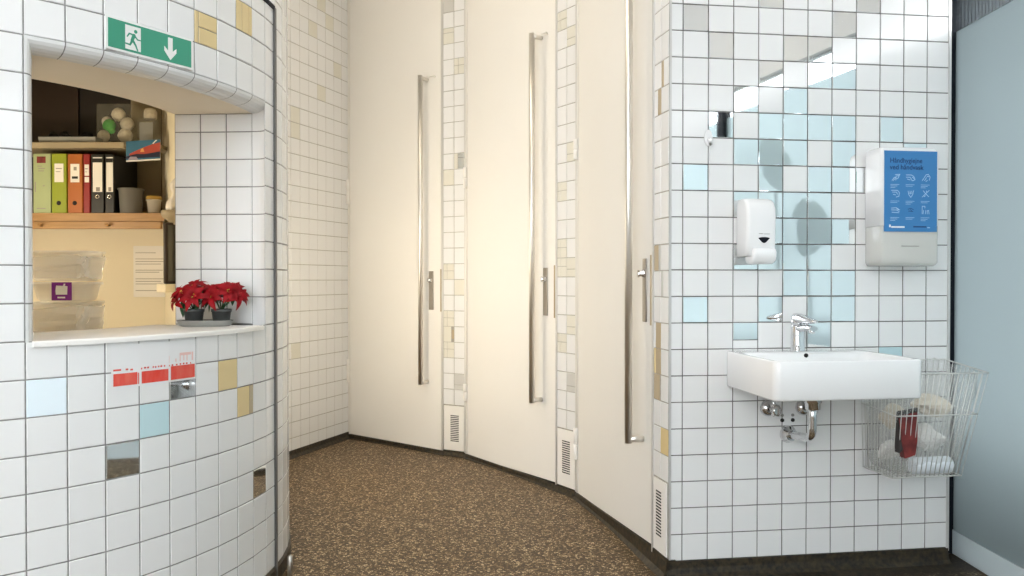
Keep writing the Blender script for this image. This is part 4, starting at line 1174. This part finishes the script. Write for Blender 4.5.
def poinsettia(x, y, label, heads, seed):
    rn = random.Random(seed)
    t = thing('poinsettia', label, 'potted plant', (x, y, SILL_Z + .0055), 0, 'poinsettias on the sill')
    m = MB(); m.lathe([(0, 0), (.0265, 0), (.0275, .002), (.0325, .044), (.0345, .044), (.0350, .054), (.0325, .054), (.0315, .046), (0, .046)], 'pot', seg=28, cap0=False, cap1=False); pt = m.build('pot', t)
    m = MB(); m.lathe([(0, .0475), (.0312, .0475)], 'soil', seg=20, cap0=False, cap1=False); m.build('soil', pt)
    st, br, lf, ce = MB(), MB(), MB(), MB()
    for (hx, hy, hz, tilt, r) in heads:
        c = Vector((hx, hy, hz)); n = Vector(tilt).normalized()
        st.tube([(0, 0, .045), (hx * .4, hy * .4, .045 + (hz - .045) * .6), tuple(c - n * .004)], .0022, 'leaf', 6)
        ax = n.cross(Vector((0, 0, 1)));
        if ax.length < .1: ax = Vector((1, 0, 0))
        ax.normalize(); ay = n.cross(ax)
        for ring, (cnt, L, el_) in enumerate(((7, r * 1.16, .10), (6, r * .92, .36), (5, r * .62, .70))):
            off = rn.uniform(0, 6)
            for k in range(cnt):
                a = off + 2 * pi * k / cnt + rn.uniform(-.2, .2)
                d = ax * cos(a) + ay * sin(a) + n * (el_ + rn.uniform(-.1, .15))
                bract(br, c + n * .002 * ring, d, L * rn.uniform(.85, 1.12), L * rn.uniform(.36, .50), 'bract', droop=rn.uniform(.05, .3), up=n)
        for k in range(6):
            a = rn.uniform(0, 6.28); ce.sphere(tuple(c + n * .010 + (ax * cos(a) + ay * sin(a)) * .006), .0028, 'pollen', sub=1)
        for k in range(4):
            a = rn.uniform(0, 6.28); d = ax * cos(a) + ay * sin(a) - n * .25
            bract(lf, c - n * .016, d, r * rn.uniform(.8, 1.0), r * .5, 'leaf', droop=.35)
    st.build('stems', t); lf.build('leaves', t, fix=False); br.build('bracts', t, fix=False); ce.build('flower_centres', t)
PL = KP(193.5, 323, 2.825); PR = KP(221, 323, 2.845)
poinsettia(PL.x, 2.828, 'red poinsettia in a grey pot nearer the kiosk inside, left of the pair', [(.052, .030, .100, (.2, -.8, .6), .040), (-.030, -.020, .108, (-.3, -1, .7), .042), (.010, -.030, .098, (.1, -1, .45), .046), (-.050, -.012, .088, (-.8, -.6, .35), .046), (-.004, .016, .128, (-.1, -.5, 1), .046), (.024, .022, .118, (.3, -.2, 1), .042), (-.040, .022, .112, (-.5, -.3, 1), .040)], 4)
poinsettia(PR.x, 2.848, 'red poinsettia in a grey pot nearer the tiled jamb, right of the pair', [(-.010, -.006, .112, (-.2, -.8, .8), .042), (.040, .018, .116, (.4, -.6, .9), .042), (-.024, -.030, .094, (-.25, -1, .4), .044), (.030, -.014, .112, (.4, -.8, .6), .046), (.056, .004, .104, (.9, -.4, .4), .046), (.014, .020, .122, (.1, -.4, 1), .042)], 11)

# ------------------------------------------------------------------ exit sign on the kiosk wall
SA0, SA1 = kcol(1.99), kcol(4.85)
pa, pb = K(SA0, KR), K(SA1, KR)
mid = (SA0 + SA1) / 2; ch = (pb - pa)
sw = ch.length; srz = atan2(ch.y, ch.x)
out = Vector((sin(mid), -cos(mid), 0))
sag = KR * (1 - cos((SA1 - SA0) / 2))
# board height from the photo: upper and lower left corners
def zat(x, y):
    u = (x - 512) / 813.0
    dx, dy = ch.x, ch.y
    tt_ = (u * pa.y - pa.x) / (dx - u * dy)
    Z = pa.y + dy * tt_
    return EYE - ((y - 288) / 813.0 + .0103) * Z
zlo = (zat(107.5, 45.5) + zat(191, 68)) / 2 - .012; zhi = (zat(107.5, 16.5) + zat(191, 42)) / 2 + .002
base = pa + out * (sag + .004)
t = thing('exit_sign', 'green running man exit sign with a down arrow above the hatch', 'sign', (base.x, base.y, zlo), srz)
sh = zhi - zlo
m = MB(); m.box(0, sw, 0, .004, 0, sh, 'sign_white', .0008, 1); m.build('backing', t)
g = .007
m = MB(); m.box(g, sw - g, -.0008, .001, g, sh - g, 'green_sign'); m.build('green_field', t)
def S(x, z): return (sw * x, sh * z)
m = MB(); m.box(sw * .205, sw * .375, -.0014, -.0004, sh * .14, sh * .86, 'sign_white'); dr = m.build('doorway', t)
def capsule(m, x0, z0, x1, z1, r0, r1, mt, y):
    a, b = Vector((x0, z0)), Vector((x1, z1)); d = (b - a); L = d.length; an = atan2(d.y, d.x); pts = []
    for k in range(9): q = an + pi / 2 + pi * k / 8; pts.append((a.x + r0 * cos(q), a.y + r0 * sin(q)))
    for k in range(9): q = an - pi / 2 + pi * k / 8; pts.append((b.x + r1 * cos(q), b.y + r1 * sin(q)))
    m.plate(pts, y, y + .0006, mt)
m = MB(); X = lambda f: sw * (.205 + .17 * f); Zz = lambda f: sh * (.14 + .72 * f); yy = -.0021
capsule(m, X(.66), Zz(.80), X(.665), Zz(.80), sh * .055, sh * .055, 'green_sign', yy)                # head
capsule(m, X(.55), Zz(.62), X(.42), Zz(.40), sh * .055, sh * .045, 'green_sign', yy)                 # trunk
capsule(m, X(.55), Zz(.64), X(.25), Zz(.66), sh * .024, sh * .022, 'green_sign', yy)                 # arm back
capsule(m, X(.25), Zz(.66), X(.12), Zz(.52), sh * .022, sh * .018, 'green_sign', yy)
capsule(m, X(.58), Zz(.62), X(.78), Zz(.48), sh * .024, sh * .020, 'green_sign', yy)                 # arm front
capsule(m, X(.78), Zz(.48), X(.98), Zz(.48), sh * .020, sh * .016, 'green_sign', yy)
capsule(m, X(.50), Zz(.38), X(.66), Zz(.22), sh * .036, sh * .028, 'green_sign', yy)                 # leg front
capsule(m, X(.66), Zz(.22), X(.78), Zz(.03), sh * .028, sh * .022, 'green_sign', yy)
capsule(m, X(.42), Zz(.38), X(.30), Zz(.20), sh * .036, sh * .026, 'green_sign', yy)                 # leg back
capsule(m, X(.30), Zz(.20), X(-.06), Zz(.22), sh * .024, sh * .018, 'green_sign', yy)
m.build('running_figure', t)
m = MB(); m.plate([S(.690, .84), S(.690, .42), S(.645, .54), S(.645, .40), S(.7175, .14), S(.79, .40), S(.79, .54), S(.745, .42), S(.745, .84)][::-1], -.0014, -.0004, 'sign_white'); m.build('down_arrow', t)

# ------------------------------------------------------------------ worn red sticker under the hatch
zA, zB = .876 - .006, .876 + .0
m = MB()
def skpt(c, z, o=.0045):
    c -= .01
    c0 = math.floor(c); f = c - c0
    return kpos(c0, z).lerp(kpos(c0 + 1, z), f) + Vector((sin(kcol(c0 + .5)), -cos(kcol(c0 + .5)), 0)) * o
zt, zb2 = .8625, .8235
for c0, c1 in ((2.16, 3.0), (3.0, 4.0), (4.0, 4.98)):
    m.face([skpt(c0, zb2 - .006, .0036), skpt(c1, zb2 - .006, .0036), skpt(c1, .940, .0036), skpt(c0, .940, .0036)], 'sticker_white')
for c0, c1, z1 in ((2.22, 2.93, zt - .004), (3.06, 3.95, zt - .004), (4.03, 4.94, zt + .002)):
    m.face([skpt(c0, zb2), skpt(c1, zb2), skpt(c1, z1), skpt(c0, z1)], 'red_sticker')
m.face([skpt(2.955, zb2), skpt(2.985, zb2), skpt(2.985, zt - .006), skpt(2.955, zt - .006)], 'red_sticker')
rn = random.Random(2)
for c0, c1 in ((2.22, 2.45), (2.58, 2.66), (2.72, 2.80), (3.04, 3.08), (3.14, 3.20), (3.24, 3.30), (3.42, 3.46), (3.50, 3.54), (3.60, 3.64), (3.68, 3.74), (3.80, 3.84), (3.97, 3.995), (4.06, 4.12), (4.22, 4.28), (4.36, 4.42), (4.48, 4.54), (4.6, 4.66), (4.76, 4.80)):
    z = zt + .002 + rn.uniform(0, .002); m.face([skpt(c0, z), skpt(c1, z), skpt(c1, z + .005), skpt(c0, z + .005)], 'red_sticker')
sticker = tag(m.build('torn_sticker', fix=False), 'worn red sticker with torn lettering on the tiles under the hatch', 'sticker')
M['red_faint'] = mat('faint_red_residue', (.78, .52, .48), .5)
m = MB()
for c0, c1, za, zb_ in ((4.36, 4.80, .032, .040), (4.36, 4.40, .014, .032), (4.5, 4.54, .016, .032), (4.62, 4.66, .014, .034), (4.82, 4.88, .014, .040), (4.2, 4.24, .014, .024), (3.97, 3.985, .012, .034)):
    m.face([skpt(c0, zt + za), skpt(c1, zt + za), skpt(c1, zt + zb_), skpt(c0, zt + zb_)], 'red_faint')
m.build('residue_lettering', sticker, fix=False)

# little chrome post by the kiosk foot
q = KP(289.5, 556, 2.90)
t = thing('floor_post', 'short steel post standing at the foot of the curved kiosk wall', 'post', (q.x, 2.90, 0))
m = MB(); m.lathe([(.0095, .004), (.0095, q.z - .004), (.007, q.z)], 'steel_plate', seg=16); m.build('rod', t)
m = MB(); m.lathe([(.022, 0), (.022, .004), (.012, .006)], 'steel', seg=18); m.build('foot_plate', t)

# shrubs outside the frosted glass
for x, y, zc, h, r, lab in ((2.03, 1.96, 1.40, .15, .085, 'green ball shrub outside the frosted glass, nearer the basin wall'), (2.05, 1.60, 1.82, .12, .10, 'green ball shrub outside the frosted glass, farther from the basin wall')):
    t = thing('garden_shrub', lab, 'shrub', (x, y, -.09), 0, 'shrubs outside the frosted glass')
    m = MB(); m.lathe([(.09, 0), (.12, .26), (.13, .29), (.11, .29), (.10, .25), (0, .25)], 'pot', seg=20, cap1=False); m.build('planter', t)
    m = MB(); m.tube([(0, 0, .25), (.006, .004, .8), (0, 0, zc + .05)], .010, 'wood', 8); m.build('trunk', t)
    m = MB(); g_ = bmesh.ops.create_icosphere(m.bm, subdivisions=4, radius=1.0); i = m.mi('hedge'); rn = random.Random(int(y * 100))
    for v in g_['verts']:
        k = 1 + rn.uniform(-.12, .12); v.co = Vector((v.co.x * r * k, v.co.y * r * k, zc + .09 + v.co.z * k * h))
    for f in m.bm.faces: f.material_index = i
    m.build('foliage', t)
